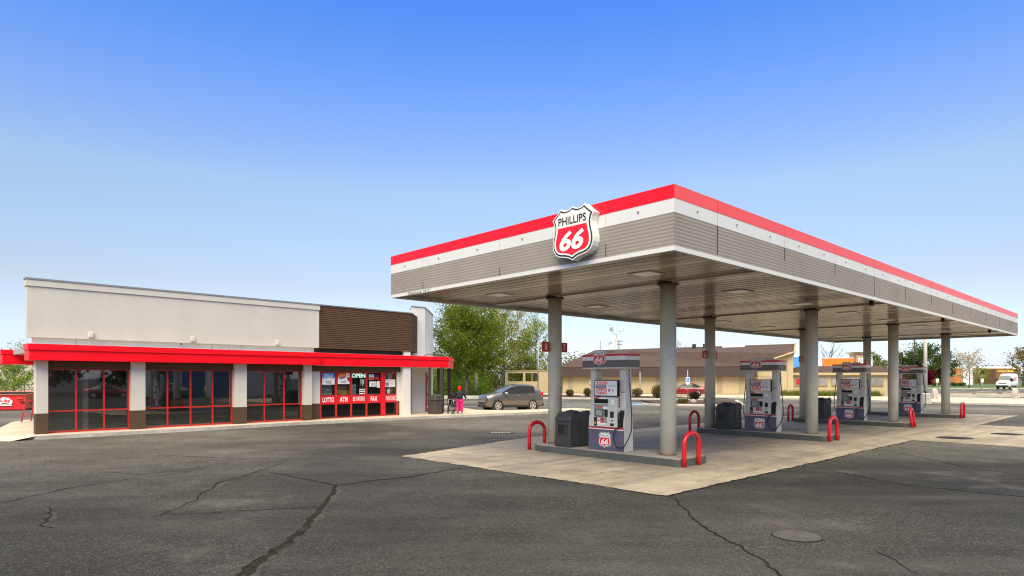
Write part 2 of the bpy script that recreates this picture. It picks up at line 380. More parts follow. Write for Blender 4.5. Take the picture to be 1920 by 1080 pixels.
class MB:
    def __init__(s): s.v = []; s.f = []; s.m = []; s.sm = []
    def add(s, vs, fs, m=0, smooth=False):
        o = len(s.v); s.v += [tuple(v) for v in vs]
        for f in fs: s.f.append(tuple(i + o for i in f)); s.m.append(m); s.sm.append(smooth)
        return s
    def box(s, x0, x1, y0, y1, z0, z1, m=0):
        return s.add([(x0, y0, z0), (x1, y0, z0), (x1, y1, z0), (x0, y1, z0), (x0, y0, z1), (x1, y0, z1), (x1, y1, z1), (x0, y1, z1)],
                     [(0, 3, 2, 1), (4, 5, 6, 7), (0, 1, 5, 4), (1, 2, 6, 5), (2, 3, 7, 6), (3, 0, 4, 7)], m)
    def prism(s, poly, z0, z1, m=0, mb=None, mt=None):
        n = len(poly); a = sum(poly[i][0] * poly[(i + 1) % n][1] - poly[(i + 1) % n][0] * poly[i][1] for i in range(n))
        if a < 0: poly = poly[::-1]
        vs = [(x, y, z0) for x, y in poly] + [(x, y, z1) for x, y in poly]
        s.add(vs, [(i, (i + 1) % n, n + (i + 1) % n, n + i) for i in range(n)], m)
        o = len(s.v) - 2 * n
        s.f.append(tuple(o + i for i in range(n))[::-1]); s.m.append(m if mb is None else mb); s.sm.append(False)
        s.f.append(tuple(o + n + i for i in range(n))); s.m.append(m if mt is None else mt); s.sm.append(False)
        return s
    def slab(s, poly, o, xd, yd, t0, t1, m=0):
        """polygon in the plane (o, xd, yd), thickened along xd x yd from t0 to t1"""
        o, xd, yd = Vector(o), Vector(xd), Vector(yd); nd = xd.cross(yd).normalized(); n = len(poly)
        vs = [o + xd * x + yd * y + nd * t0 for x, y in poly] + [o + xd * x + yd * y + nd * t1 for x, y in poly]
        a = sum(poly[i][0] * poly[(i + 1) % n][1] - poly[(i + 1) % n][0] * poly[i][1] for i in range(n))
        fs = [(i, (i + 1) % n, n + (i + 1) % n, n + i) for i in range(n)] + [tuple(range(n))[::-1], tuple(range(n, 2 * n))]
        if a < 0: fs = [f[::-1] for f in fs]
        return s.add(vs, fs, m)
    def quad(s, a, b, c, d_, m=0): return s.add([a, b, c, d_], [(0, 1, 2, 3)], m)
    def text(s, t, o, xd, yd, w, h, m=0, bold=.01, shear=0, off=.0):
        vs, fs = text_geo(t, bold, shear, 0)
        o, xd, yd = Vector(o), Vector(xd).normalized(), Vector(yd).normalized(); nd = xd.cross(yd)
        return s.add([o + xd * (x * w) + yd * (y * h) + nd * off for x, y in vs], fs, m)
    def tube(s, pts, r, n=8, m=0, caps=True, closed=False):
        pts = [Vector(p) for p in pts]; k = len(pts)
        rs = r if isinstance(r, (list, tuple)) else [r] * k
        vs = []; prev = None
        for i, p in enumerate(pts):
            if closed: t = pts[(i + 1) % k] - pts[i - 1]
            else: t = pts[min(i + 1, k - 1)] - pts[max(i - 1, 0)]
            if t.length < 1e-9: t = Vector((0, 0, 1))
            t.normalize()
            if prev is None:
                u = t.orthogonal().normalized()
            else:
                u = prev - t * prev.dot(t)
                u = u.normalized() if u.length > 1e-6 else t.orthogonal().normalized()
            prev = u; w = t.cross(u)
            for j in range(n):
                a = 2 * math.pi * j / n; vs.append(p + (u * math.cos(a) + w * math.sin(a)) * rs[i])
        fs = []
        for i in range(k if closed else k - 1):
            i2 = (i + 1) % k
            for j in range(n): fs.append((i * n + j, i * n + (j + 1) % n, i2 * n + (j + 1) % n, i2 * n + j))
        s.add(vs, fs, m, True)
        if caps and not closed:
            o = len(s.v) - k * n
            s.f.append(tuple(o + j for j in range(n))[::-1]); s.m.append(m); s.sm.append(False)
            s.f.append(tuple(o + (k - 1) * n + j for j in range(n))); s.m.append(m); s.sm.append(False)
        return s
    def cyl(s, p0, p1, r0, r1=None, n=24, m=0): return s.tube([p0, p1], [r0, r0 if r1 is None else r1], n, m)
    def loft(s, rings, m=0, caps=True, smooth=False, mats=None):
        n = len(rings[0]); vs = [p for r in rings for p in r]; o = len(s.v); s.v += [tuple(v) for v in vs]
        for i in range(len(rings) - 1):
            for j in range(n):
                s.f.append((o + i * n + j, o + i * n + (j + 1) % n, o + (i + 1) * n + (j + 1) % n, o + (i + 1) * n + j)); s.m.append(m); s.sm.append(smooth)
        if caps:
            s.f.append(tuple(o + j for j in range(n))[::-1]); s.m.append(m); s.sm.append(False)
            s.f.append(tuple(o + (len(rings) - 1) * n + j for j in range(n))); s.m.append(m); s.sm.append(False)
        return s
    def ball(s, c, rx, ry, rz, nu=14, nv=8, m=0, jit=0, rnd=None):
        rings = []
        for i in range(nv + 1):
            t = math.pi * i / nv - math.pi / 2; k = max(1e-3, math.cos(t)); ring = []
            for j in range(nu):
                a = 2 * math.pi * j / nu; q = 1 + (rnd.uniform(-jit, jit) if jit else 0)
                ring.append((c[0] + rx * k * math.cos(a) * q, c[1] + ry * k * math.sin(a) * q, c[2] + rz * math.sin(t) * q))
            rings.append(ring)
        return s.loft(rings, m, True, True)
    def build(s, name, mats, parent=None, loc=(0, 0, 0), rotz=0, bevel=0, kind=None):
        me = bpy.data.meshes.new(name)
        me.from_pydata(s.v, [], s.f)
        mats = mats if isinstance(mats, (list, tuple)) else [mats]
        for k in mats: me.materials.append(M[k])
        me.polygons.foreach_set('material_index', s.m)
        me.polygons.foreach_set('use_smooth', s.sm)
        me.update()
        o = bpy.data.objects.new(name, me); COL.objects.link(o)
        o.location = loc; o.rotation_euler = (0, 0, rotz)
        if parent: o.parent = parent
        if bevel:
            b = o.modifiers.new('bevel', 'BEVEL'); b.width = bevel; b.segments = 2; b.limit_method = 'ANGLE'; b.angle_limit = R(40)
        if kind: o['kind'] = kind
        return o

def tag(o, label, cat, group=None, kind=None):
    o['label'] = label; o['category'] = cat
    if group: o['group'] = group
    if kind: o['kind'] = kind
    return o
def thing(name, label, cat, loc=(0, 0, 0), rotz=0, group=None):
    o = bpy.data.objects.new(name, None); COL.objects.link(o)
    o.empty_display_size = .3
    o.location = loc; o.rotation_euler = (0, 0, rotz)
    return tag(o, label, cat, group)
def dup(root, loc, rotz, label, group=None):
    def rec(o, par):
        c = o.copy(); COL.objects.link(c)
        if par: c.parent = par
        for ch in o.children: rec(ch, c)
        return c
    r = rec(root, None); r.location = loc; r.rotation_euler = (0, 0, rotz); r['label'] = label
    if group: r['group'] = group
    return r

A_C = R(43.143)                      # direction of the canopy's long side
def C(x, y, z=0):                    # canopy frame -> world (both in metres)
    return (x * math.cos(A_C) - y * math.sin(A_C), x * math.sin(A_C) + y * math.cos(A_C), z)
A_S = R(46.143)                      # direction of the shop front
O_S = (-16.22, 21.45)
def SH(u, v, z=0):
    return (O_S[0] + u * math.cos(A_S) - v * math.sin(A_S), O_S[1] + u * math.sin(A_S) + v * math.cos(A_S), z)

# ------------------------------------------------------------------ ground
MB().quad((-1500, -1500, 0), (1500, -1500, 0), (1500, 2500, 0), (-1500, 2500, 0)).build('asphalt_lot', 'asphalt', kind='structure')

pad = [(9.45, 6.2), (23.8, 6.2), (23.8, -6), (33.8, -6), (33.8, 6.2), (43.8, 6.3), (43.8, 14.6), (18, 15.2), (15.5, 15.6), (9.2, 14.1)]
MB().prism(pad, -.05, .004).build('concrete_pad', 'concrete', rotz=A_C, kind='structure')

def strip(pts, ws, rnd, z, jag=.35, sub=.12):
    """a ragged ribbon lying on the ground along pts"""
    P = [Vector((x, y, 0)) for x, y in pts]; fine = []; w2 = []
    for i in range(len(P) - 1):
        n = max(2, int((P[i + 1] - P[i]).length / sub))
        for k in range(n):
            t = k / n; fine.append(P[i].lerp(P[i + 1], t)); w2.append(ws[i] * (1 - t) + ws[i + 1] * t)
    fine.append(P[-1]); w2.append(ws[-1])
    mb = MB(); vs = []; drift = 0
    for i, p in enumerate(fine):
        t = (fine[min(i + 1, len(fine) - 1)] - fine[max(i - 1, 0)]).normalized(); nrm = Vector((-t.y, t.x, 0))
        drift = drift * .7 + rnd.uniform(-1, 1) * .035
        c = p + nrm * drift
        a = w2[i] * rnd.uniform(1 - jag, 1 + jag) / 2; b = w2[i] * rnd.uniform(1 - jag, 1 + jag) / 2
        vs += [tuple((c + nrm * a).to_3d() + Vector((0, 0, z))), tuple((c - nrm * b).to_3d() + Vector((0, 0, z)))]
    mb.add(vs, [(2 * i + 1, 2 * i + 3, 2 * i + 2, 2 * i) for i in range(len(fine) - 1)])
    return mb
rnd = random.Random(4)
CR = [
 ([(-2.76, 5.6), (-2.78, 6.54), (-2.80, 7.22), (-2.82, 7.98), (-2.85, 8.79), (-2.93, 9.67), (-3.14, 10.98), (-3.32, 12.07)], [.15, .15, .12, .10, .12, .09, .08, .06], 1),
 ([(-3.32, 12.07), (-3.92, 12.58), (-4.69, 13.26), (-5.55, 14.03)], [.035, .03, .025, .02], 0),
 ([(-3.32, 12.07), (-2.75, 12.58), (-2.0, 13.19), (-1.31, 14.19), (-.86, 14.53)], [.05, .045, .04, .04, .03], 0),
 ([(2.71, 11.0), (2.70, 9.87), (2.66, 9.02), (2.68, 8.25), (2.78, 7.68), (2.82, 7.12), (2.81, 6.3)], [.02, .03, .035, .035, .03, .035, .03], 0),
 ([(-5.27, 9.48), (-5.17, 9.99), (-5.41, 10.98), (-5.56, 11.78), (-5.68, 12.38), (-5.6, 13.05), (-5.55, 14.03), (-5.53, 15.27)], [.03, .05, .06, .05, .06, .05, .04, .03], 2),
 ([(-8.39, 10.37), (-8.32, 10.98), (-8.24, 11.78), (-7.9, 12.51), (-7.44, 13.19), (-6.93, 14.19)], [.02, .02, .025, .02, .02, .02], 0),
 ([(-5.19, 9.48), (-4.52, 9.59), (-3.81, 9.83), (-3.1, 10.07)], [.015, .02, .02, .02], 0),
 ([(6.79, 14.8), (7.15, 13.26), (7.53, 12.07), (8.14, 11.5), (8.8, 10.88)], [.015, .03, .03, .03, .03], 0),
 ([(10.58, 17.22), (10.48, 15.56), (10.4, 14.19), (10.84, 13.41)], [.02, .025, .025, .02], 0),
 ([(-7.42, 10.07), (-6.77, 9.3), (-6.52, 8.79), (-6.25, 8.64)], [.03, .10, .07, .03], 2),
 ([(-8.94, 13.79), (-7.91, 13.41), (-7.2, 14.2), (-6.72, 15.97)], [.02, .02, .02, .02], 0),
 ([(-9.9, 15.9), (-9.37, 16.86), (-8.2, 16.4), (-6.72, 15.97), (-4.9, 16.2), (-2.4, 17.4)], [.02, .02, .03, .02, .02, .02], 0),
 ([(4.2, 6.6), (4.35, 7.1), (4.3, 7.5)], [.01, .02, .01], 0),
]
mbs = [MB(), MB()]
for pts, ws, sty in CR:
    if sty in (1, 2):
        off = [(x + (.055 if sty == 1 else .02), y) for x, y in pts]
        s2 = strip(off, [w * (1.55 if sty == 1 else 1.25) for w in ws], rnd, .003, .5)
        mbs[1].add(s2.v, s2.f)
    if sty != 2 or True:
        s1 = strip(pts, [w * (.55 if sty == 2 else 1) for w in ws], rnd, .006, .45)
        mbs[0].add(s1.v, s1.f)
def Cxy(x, y): return (x * math.cos(A_C) - y * math.sin(A_C), x * math.sin(A_C) + y * math.cos(A_C))
# crumbling joint where the asphalt meets the pad
for a_, b_ in (((9.43, 6.17), (9.18, 14.1)), ((9.43, 6.17), (23.83, 6.17)), ((23.83, 6.17), (23.83, 0)), ((9.2, 14.12), (15.5, 15.62)), ((33.77, 1), (33.77, 6.22)), ((33.77, 6.22), (43, 6.3))):
    s1 = strip([Cxy(*a_), Cxy(*b_)], [.04, .035], rnd, .0075, .9, .12); mbs[0].add(s1.v, s1.f)
mbs[0].build('asphalt_cracks', 'crackfill', kind='structure')
mbs[1].build('crack_edges', 'crackedge', kind='structure')

# pavement round the shop: raised slab with a kerb face, ramping to grade at its left tip
walk = [(-16.75, 21.0), (-15.75, 20.95), (-13.15, 23.45), (-9.3, 27.55), (-4.3, 31.95), (-1.7, 33.75), (2.1, 36.6), (5.2, 38.9), (4.0, 40.6), (-.3, 37.9), (-2.2, 38.5), (-4.2, 44.0), (-22.0, 50), (-24.0, 32.3), (-22.4, 29.6)]
zt = [.13] * 15
w = MB(); n = len(walk)
cen = (-9, 33)
top = [(x, y, z) for (x, y), z in zip(walk, zt)]
w.add(top + [(x, y, -.1) for x, y in walk], [tuple(range(n))], 0)
o = 0
for i in range(n):
    w.f.append((o + i, o + n + i, o + n + (i + 1) % n, o + (i + 1) % n)); w.m.append(1); w.sm.append(False)
me_w = w.build('sidewalk', ['walk', 'kerb_concrete'], rotz=0, kind='structure')
bm = bmesh.new(); bm.from_mesh(me_w.data); bmesh.ops.recalc_face_normals(bm, faces=bm.faces); bm.to_mesh(me_w.data); bm.free()

MB().add([(-17.6, 20.7, .003), (-16.75, 21.0, .128), (-22.4, 29.6, .128), (-23.3, 29.5, .003), (-15.75, 20.95, .128), (-16.2, 20.45, .003)], [(0, 1, 2, 3), (0, 5, 4, 1)]).build('sidewalk_ramp', 'walk', kind='structure')
def kerb(pts, w=.18, h=.14, z=0, name='kerb', m='kerb_concrete'):
    mb = MB()
    P = [Vector((x, y, 0)) for x, y in pts]; L_, R_ = [], []
    for i, p in enumerate(P):
        t = (P[min(i + 1, len(P) - 1)] - P[max(i - 1, 0)]).normalized(); nn = Vector((-t.y, t.x, 0)) * w / 2
        L_.append(p + nn); R_.append(p - nn)
    rings = [[(*l.xy, z), (*r.xy, z), (*(r.xy), z + h * .85), (*(r.xy + (l.xy - r.xy) * .12), z + h), (*(l.xy + (r.xy - l.xy) * .12), z + h), (*l.xy, z + h * .85)] for l, r in zip(L_, R_)]
    mb.loft(rings); return mb.build(name, m, kind='structure')

# planting beds in front of the brown-roofed building, kerbed
bed1 = [(-2, 64.5), (5, 62.4), (14.2, 59.3), (17.6, 58.2), (17.8, 67), (3, 75.8), (-2, 76)]
MB().prism(bed1, -.05, .09).build('planting_bed', 'mulch', kind='structure')
kerb([(-2.2, 64.4), (5, 62.2), (14.2, 59.1), (17.7, 58)], .3, .16)
bed2 = [(10.9, 46.9), (15.4, 45.9), (17.0, 47.2), (19.5, 55.5), (11.5, 56.5)]
MB().prism(bed2, -.05, .10).build('planting_bed', 'mulch', kind='structure')
kerb([(9.9, 48.0), (10.8, 46.7), (15.5, 45.6), (17.1, 46.9), (19.6, 55.4)], .3, .15)
kerb([(-8.6, 62.8), (-2.6, 62.3)], .5, .32)
# pale walk along the foot of the brown-roofed building
MB().prism([(3, 80.6), (31.5, 72), (36, 70.5), (40, 69), (38, 61.5), (33, 60), (29, 62.5), (17.5, 67.5), (3, 76)], -.05, .12).build('sidewalk', 'walk', kind='structure')
# far side of the service lane: kerb, two concrete strips, car park, lawn
kerb([(22.0, 63.9), (30.0, 59.0), (33.8, 51.6), (37.9, 46.9), (60, 30)], .35, .15)
MB().prism([(30.2, 59.0), (34.0, 51.8), (38.1, 47.1), (60.2, 30.2), (78, 42), (42, 66.5), (33, 66.5)], -.05, .10).build('sidewalk', 'walk', kind='structure')
for i, (d0, d1, x0, x1) in enumerate([(68.5, 70.3, 33, 80), (60.2, 60.6, 36, 66), (75.0, 76.0, 42, 90)]):
    MB().prism([(x0, d0 + 3), (x1, d0 - 3), (x1, d1 - 3), (x0, d1 + 3)], 0, .11).build('concrete_strip', 'kerb_concrete', kind='structure')
MB().prism([(20, 124), (240, 112), (420, 230), (-20, 260)], -.05, .12).build('lawn', 'lawn', kind='structure')
kerb([(20, 123.6), (240, 111.6)], .6, .2)
MB().prism([(92, 152), (330, 140), (420, 200), (92, 176)], .0, .15).build('far_car_park', 'asphalt_far', kind='structure')
MB().prism([(-40, 62.9), (-2.4, 62.7), (-2.2, 66), (-2.2, 76), (4, 90), (-45, 120)], -.05, .07).build('lawn', 'lawn', kind='structure')
MB().prism([(-120, 58), (-38, 47), (-30, 58), (-32, 100), (-120, 110)], -.05, .05).build('lawn', 'lawn', kind='structure')
# painted bay markings
pm = MB()
for (x0, y0, x1, y1, w_) in [(9.2, 48.6, 11.0, 50.6, .5), (8.0, 50.3, 10.6, 52.6, .3)]:
    pm.quad((x0, y0, .005), (x0 + w_, y0, .005), (x1 + w_, y1, .005), (x1, y1, .005), 0)
pm.quad((7.6, 46.5, .0045), (10.2, 47.4, .0045), (10.6, 53, .0045), (8.6, 53.5, .0045), 1)
for k in range(6):
    x = 58 + k * 4.2; pm.quad((x, 92 - k * .3, .005), (x + .3, 92 - k * .3, .005), (x + 12.3, 104 - k * .3, .005), (x + 12, 104 - k * .3, .005), 0)
pm.quad((-8, 45.2, .005), (6, 46.8, .005), (6, 47.0, .005), (-8, 45.4, .005), 0)
pm.build('painted_markings', ['line_white', 'line_blue'], kind='structure')

# covers let into the ground
def cover(name, label, c, r, m_ring, m_top, ribs=True, group=None):
    t = thing(name, label, 'manhole cover', (*c, 0), .6, group)
    a = MB(); a.cyl((0, 0, .002), (0, 0, .009), r, r * .99, 40); a.build('rim', m_ring, t)
    b = MB(); b.cyl((0, 0, .009), (0, 0, .013), r * .93, r * .925, 40)
    if ribs:
        for k in range(-3, 4):
            h_ = math.sqrt(max(.01, (r * .85) ** 2 - (k * r * .24) ** 2)); b.box(-h_, h_, k * r * .24 - .012, k * r * .24 + .012, .0125, .016)
    b.build('lid', m_top, t)
mk('lid_grey', (.062, .057, .050), .75, var=.3, vs=8, bump=.3, bs=60)
mk('iron', (.048, .045, .043), .7, var=.25, vs=8, bump=.3, bs=60)
mk('iron_dark', (.010, .009, .009), .9, var=.2, vs=8)
cover('manhole_cover', 'round iron manhole cover with a dark rim sunk in the asphalt in the foreground', (3.68, 8.18), .31, 'iron_dark', 'lid_grey')
cover('tank_cover', 'round dark tank lid in the concrete, left of the two beyond the dark asphalt corner', (15.1, 21.6), .55, 'iron', 'iron_dark', False, 'tank lids')
cover('tank_cover', 'round dark tank lid in the concrete, right of the two at the right edge', (18.05, 23.1), .5, 'iron', 'iron_dark', False, 'tank lids')
g_ = thing('drain_grate', 'pale rectangular drain grate set in the asphalt before the shop pavement', 'drain grate', (-.45, 23.6, 0), R(5))
b = MB(); b.box(-.45, .55, -.28, .28, .001, .012); b.build('rim', 'iron', g_)
b = MB()
for k in range(6): b.box(-.3 + k * .12, -.24 + k * .12, -.2, .2, .012, .02)
b.build('bars', 'kerb_concrete', g_)

# ------------------------------------------------------------------ fuel canopy (canopy frame)
CX0, CX1, CY0, CY1 = 9.593, 42.16, 6.108, 15.163
can = thing('fuel_canopy', 'long flat fuel station canopy with red, white and grey fascia on round grey columns', 'canopy', (0, 0, 0), A_C)
def band(name, m, z0, z1, out, near=0):
    mb = MB()
    prof = [(0, z0), (0, z1)]
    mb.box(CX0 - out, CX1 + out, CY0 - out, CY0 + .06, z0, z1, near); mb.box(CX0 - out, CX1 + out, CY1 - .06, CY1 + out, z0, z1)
    mb.box(CX0 - out - (.001 if near else 0), CX0 + .06, CY0 - out + (.001 if near else out + .06), CY1 - .06, z0, z1); mb.box(CX1 - .06, CX1 + out, CY0 + .06, CY1 - .06, z0, z1)
    return mb
sx = [11.07 + 2.935 * k for k in range(11)]; sy = [7.61, 10.64, 13.63]
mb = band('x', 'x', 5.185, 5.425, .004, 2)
for x in sx: mb.box(x - .004, x + .004, CY0 - .0055, CY0 - .003, 5.19, 5.42, 1)
for y in sy: mb.box(CX0 - .0055, CX0 - .003, y - .004, y + .004, 5.19, 5.42, 1)
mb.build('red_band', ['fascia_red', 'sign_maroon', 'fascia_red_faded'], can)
mb = band('x', 'x', 4.94, 5.185, 0)
for y in sy: mb.box(CX0 - .0015, CX0 + .003, y - .004, y + .004, 4.945, 5.18, 1)
for x in sx: mb.box(x - .004, x + .004, CY0 - .0015, CY0 + .003, 4.945, 5.18, 1)
mb.build('white_band', ['fascia_white', 'metal_cap'], can)
# ribbed grey panels: a real corrugated profile run along each side
zs = []; k = 0; nrib = 9
for i in range(nrib):
    z = 4.35 + i * (4.94 - 4.35) / nrib; h_ = (4.94 - 4.35) / nrib
    zs += [(.0032 * (.5 - .5 * math.cos(2 * math.pi * q / 6)), z + h_ * q / 6) for q in range(6)]
zs.append((0, 4.94))
mb = MB()
def corr(a, b, nx, ny):
    vs = []
    for o, z in zs: vs += [(a[0] + nx * o, a[1] + ny * o, z), (b[0] + nx * o, b[1] + ny * o, z)]
    mb.add(vs, [(2 * i, 2 * i + 1, 2 * i + 3, 2 * i + 2) for i in range(len(zs) - 1)])
corr((CX0, CY0), (CX1, CY0), 0, 1); corr((CX0, CY1), (CX0, CY0), 1, 0); corr((CX1, CY0), (CX1, CY1), -1, 0); corr((CX1, CY1), (CX0, CY1), 0, -1)
rr = random.Random(3)
for x in sx: mb.box(x - .012, x + .012, CY0 - .004, CY0 + .02, 4.4 + rr.choice([0, .1, .25]), 4.93, 1)
for y in sy: mb.box(CX0 - .003, CX0 + .02, y - .008, y + .008, 4.36, 4.36 + rr.choice([.25, .2, .58]), 1)
mb.build('grey_panel', ['fascia_grey', 'brown_dark'], can)
mb = band('x', 'x', 4.27, 4.35, .012)
mb.text("Clearance 14' 0\"", (CX0 - .012, 13.79, 4.31), (0, -1, 0), (0, 0, 1), 1.02, .07, 1, .004, 0, .003)
mb.build('white_trim', ['fascia_white', 'sign_black'], can)
MB().box(CX0 + .06, CX1 - .06, CY0 + .06, CY1 - .06, 5.30, 5.36).build('roof_deck', 'metal_cap', can)
# soffit of planks running across the canopy, with grooves
vs = []; x = CX0 + .06; pw = .305
while x < CX1 - .06:
    x2 = min(x + pw, CX1 - .06)
    for xx, zz in ((x, 4.385), (x + .022, 4.36), (x2 - .022, 4.364), (x2, 4.385)):
        vs += [(xx, CY0 + .06, zz), (xx, CY1 - .06, zz)]
    x = x2
mb = MB(); rr = random.Random(8)
mb.add(vs, [(2 * i, 2 * i + 1, 2 * i + 3, 2 * i + 2) for i in range(len(vs) // 2 - 1)])
pick = [rr.choice((0, 0, 0, 1, 1, 2)) for _ in range(200)]
for i in range(len(mb.m)): mb.m[i] = pick[(i + 1) // 4]
mb.build('soffit', ['soffit', 'soffit_dark', 'soffit_pale'], can)
# shallow beam covers between the columns and the rim angle inside the fascia
for i in range(4):
    MB().box(13.25 + 8.577 * i - .16, 13.25 + 8.577 * i + .16, CY0 + .07, CY1 - .07, 4.325, 4.362).build('beam_cover', 'soffit', can)
mb = MB(); mb.box(CX0 + .06, CX1 - .06, CY1 - .16, CY1 - .06, 4.28, 4.36); mb.box(CX1 - .16, CX1 - .06, CY0 + .06, CY1 - .16, 4.28, 4.36)
mb.build('rim_angle', 'soffit_light', can)
IX = [13.254 + 8.577 * i for i in range(4)]
YF, YB = 8.61, 12.35
for i, x in enumerate(IX):
    for y in (YF, YB):
        mb = MB(); mb.cyl((x, y, .19), (x, y, 4.362), .195, .195, 40); mb.cyl((x, y, 4.30), (x, y, 4.3615), .26, .26, 40, 1)
        col_ = mb.build('column', ['column_paint', 'brown_dark'], can)
        MB().cyl((x, y, .188), (x, y, .225), .215, .2, 32).build('base_ring', 'rust_ring', col_)
for x in [11.75, 15.95, 20.1, 24.0, 28.1, 32.4, 36.9, 40.9]:
    for y in (8.2, 13.05):
        fr = MB().box(x - .3, x + .3, y - .3, y + .3, 4.348, 4.3595).build('lamp_frame', 'lamp_frame', can)
        MB().box(x - .24, x + .24, y - .24, y + .24, 4.343, 4.348).build('diffuser', 'lamp_diffuser', fr)
first = None
spots_ = [(10.34 + 1.465 * k, CY0, 0) for k in range(22)] + [(CX0, 6.86 + 1.52 * k, 1) for k in range(6)]
for (x, y, side) in spots_:
    if side == 1 and 7.6 < y < 8.95: continue
    if first is None:
        mb = MB(); mb.cyl((0, 0, 0), (0, -.022, 0), .02, .016, 12, 0); mb.cyl((0, -.022, 0), (0, -.026, 0), .010, .010, 10, 1)
        o = first = mb.build('fascia_light', ['galv', 'black'], can)
    else:
        o = first.copy(); COL.objects.link(o); o.parent = can
    o.location = (x, y - (.0 if side == 0 else 0), 5.075); o.rotation_euler = (0, 0, 0 if side == 0 else R(-90))
# cameras hung below the near edge of the fascia
for x in (20.9, 29.0, 37.5):
    mb = MB(); mb.box(x - .06, x + .06, 6.45, 6.55, 4.30, 4.36); mb.cyl((x - .12, 6.5, 4.27), (x + .12, 6.5, 4.27), .05, .05, 12)
    mb.build('camera_housing', 'trim_black', can)

# ------------------------------------------------------------------ the shield emblem, reused on the sign and the pumps
HALF = [(0, 1.0), (.05, .975), (.11, .955), (.18, .952), (.235, .965), (.285, 1.0), (.36, .93), (.44, .865), (.505, .815), (.465, .745), (.447, .68), (.447, .61), (.465, .53), (.488, .45), (.5, .37), (.497, .29), (.47, .21), (.42, .145), (.35, .105), (.27, .085), (.18, .072), (.1, .05), (.04, .02), (0, 0)]
SHIELD = [(x, y) for x, y in HALF] + [(-x, y) for x, y in HALF[-2:0:-1]]
def inset(poly, d):
    n = len(poly); out = []
    a = sum(poly[i][0] * poly[(i + 1) % n][1] - poly[(i + 1) % n][0] * poly[i][1] for i in range(n)); sg = 1 if a > 0 else -1
    for i in range(n):
        p0, p1, p2 = Vector(poly[i - 1]), Vector(poly[i]), Vector(poly[(i + 1) % n])
        e1 = (p1 - p0).normalized(); e2 = (p2 - p1).normalized()
        n1 = Vector((-e1.y, e1.x)) * sg; n2 = Vector((-e2.y, e2.x)) * sg
        b = (n1 + n2)
        if b.length < 1e-6: b = n1
        b.normalize(); k = d / max(.5, b.dot(n1)); q = p1 + b * k; out.append((q.x, q.y))
    return out
S1, S2, S3 = inset(SHIELD, .022), inset(SHIELD, .05), inset(SHIELD, .085)
REDF = [p for p in S3 if p[1] < .60]
rx_ = sorted([p for p in REDF if p[0] > 0], key=lambda p: -p[1]); lx_ = sorted([p for p in REDF if p[0] < -1e-6], key=lambda p: p[1])
botp = min(S3, key=lambda p: p[1])
REDF = [(-.355, .635), (.355, .635)] + [p for p in rx_ if p != botp] + [botp] + [p for p in lx_ if p != botp]
REDF = REDF[::-1]
def shield_into(mb, o, xd, yd, w, h, t, black=True, mi=(0, 1, 2)):
    """o is the bottom tip; the plate's front stands t in front of o along xd x yd"""
    W, B, Rr = mi
    sc = lambda P: [(x * w, y * h) for x, y in P][::-1]
    e = .0035 if w < .6 else .006
    mb.slab(sc(SHIELD), o, xd, yd, 0, t, W)
    if black:
        mb.slab(sc(S1), o, xd, yd, t + .001, t + e, B); mb.slab(sc(S2), o, xd, yd, t + e + .0005, t + 2 * e, W)
        mb.slab([(x * w * .98, y * h) for x, y in REDF], o, xd, yd, t + 2 * e + .0005, t + 3 * e, Rr)
    else:
        mb.slab([(x * w * 1.08, y * h * .985) for x, y in REDF], o, xd, yd, t + .001, t + 3 * e, Rr)
    o = Vector(o); xd = Vector(xd); yd = Vector(yd)
    mb.text("PHILLIPS", o + yd * (.755 * h), xd, yd, .68 * w, .145 * h, B, .012 if w > .6 else -.004, 0, t + 3 * e + .001)
    mb.text("66", o + yd * (.375 * h) + xd * (-.005 * w), xd, yd, .60 * w, .37 * h, W, .035, .25, t + 4 * e + .001)
    return mb
sg_ = thing('shield_sign', 'big shield sign reading PHILLIPS 66 on the near corner of the canopy fascia', 'sign', C(CX0 - .006, 8.285, 4.365), A_C)
mb = MB(); shield_into(mb, (0, 0, 0), (0, -1, 0), (0, 0, 1), 1.06, 1.06, .19)
mb.build('emblem', ['sign_white', 'sign_black', 'sign_red'], sg_)

# ------------------------------------------------------------------ islands
def make_island():
    t = thing('pump_island', '', 'pump island')
    def rr_(x0, x1, y0, y1, r):
        P = []
        for cx, cy, a0 in ((x1 - r, y1 - r, 0), (x0 + r, y1 - r, 90), (x0 + r, y0 + r, 180), (x1 - r, y0 + r, 270)):
            for k in range(5): a = R(a0 + 22.5 * k); P.append((cx + r * math.cos(a), cy + r * math.sin(a)))
        return P
    MB().prism(rr_(-.63, .63, -2.42, 2.28, .14), -.05, .175).build('steel_edge', 'island_steel', t)
    MB().prism(rr_(-.605, .605, -2.395, 2.255, .125), .17, .19).build('concrete_top', 'island_top', t)
    mb = MB(); mb.box(-.634, -.63, .6, .62, .0, .17); mb.box(-.634, -.63, -1.1, -1.085, 0, .17); mb.build('joint', 'rust_ring', t)
    return t
isl = make_island()
IL = ['concrete pump island with dark steel edge, the nearest one to the viewer', 'pump island under the second pump from the front, between the two pairs of red hoops',
      'pump island under the third pump from the front, beyond the second trash bin', 'farthest pump island, below the last pump at the right end of the canopy']
for i, x in enumerate(IX):
    l = C(x, 10.32, 0)
    o = isl if i == 0 else dup(isl, l, A_C, IL[i])
    o.location = l; o.rotation_euler = (0, 0, A_C); o['label'] = IL[i]; o['group'] = 'pump islands in a row under the canopy'

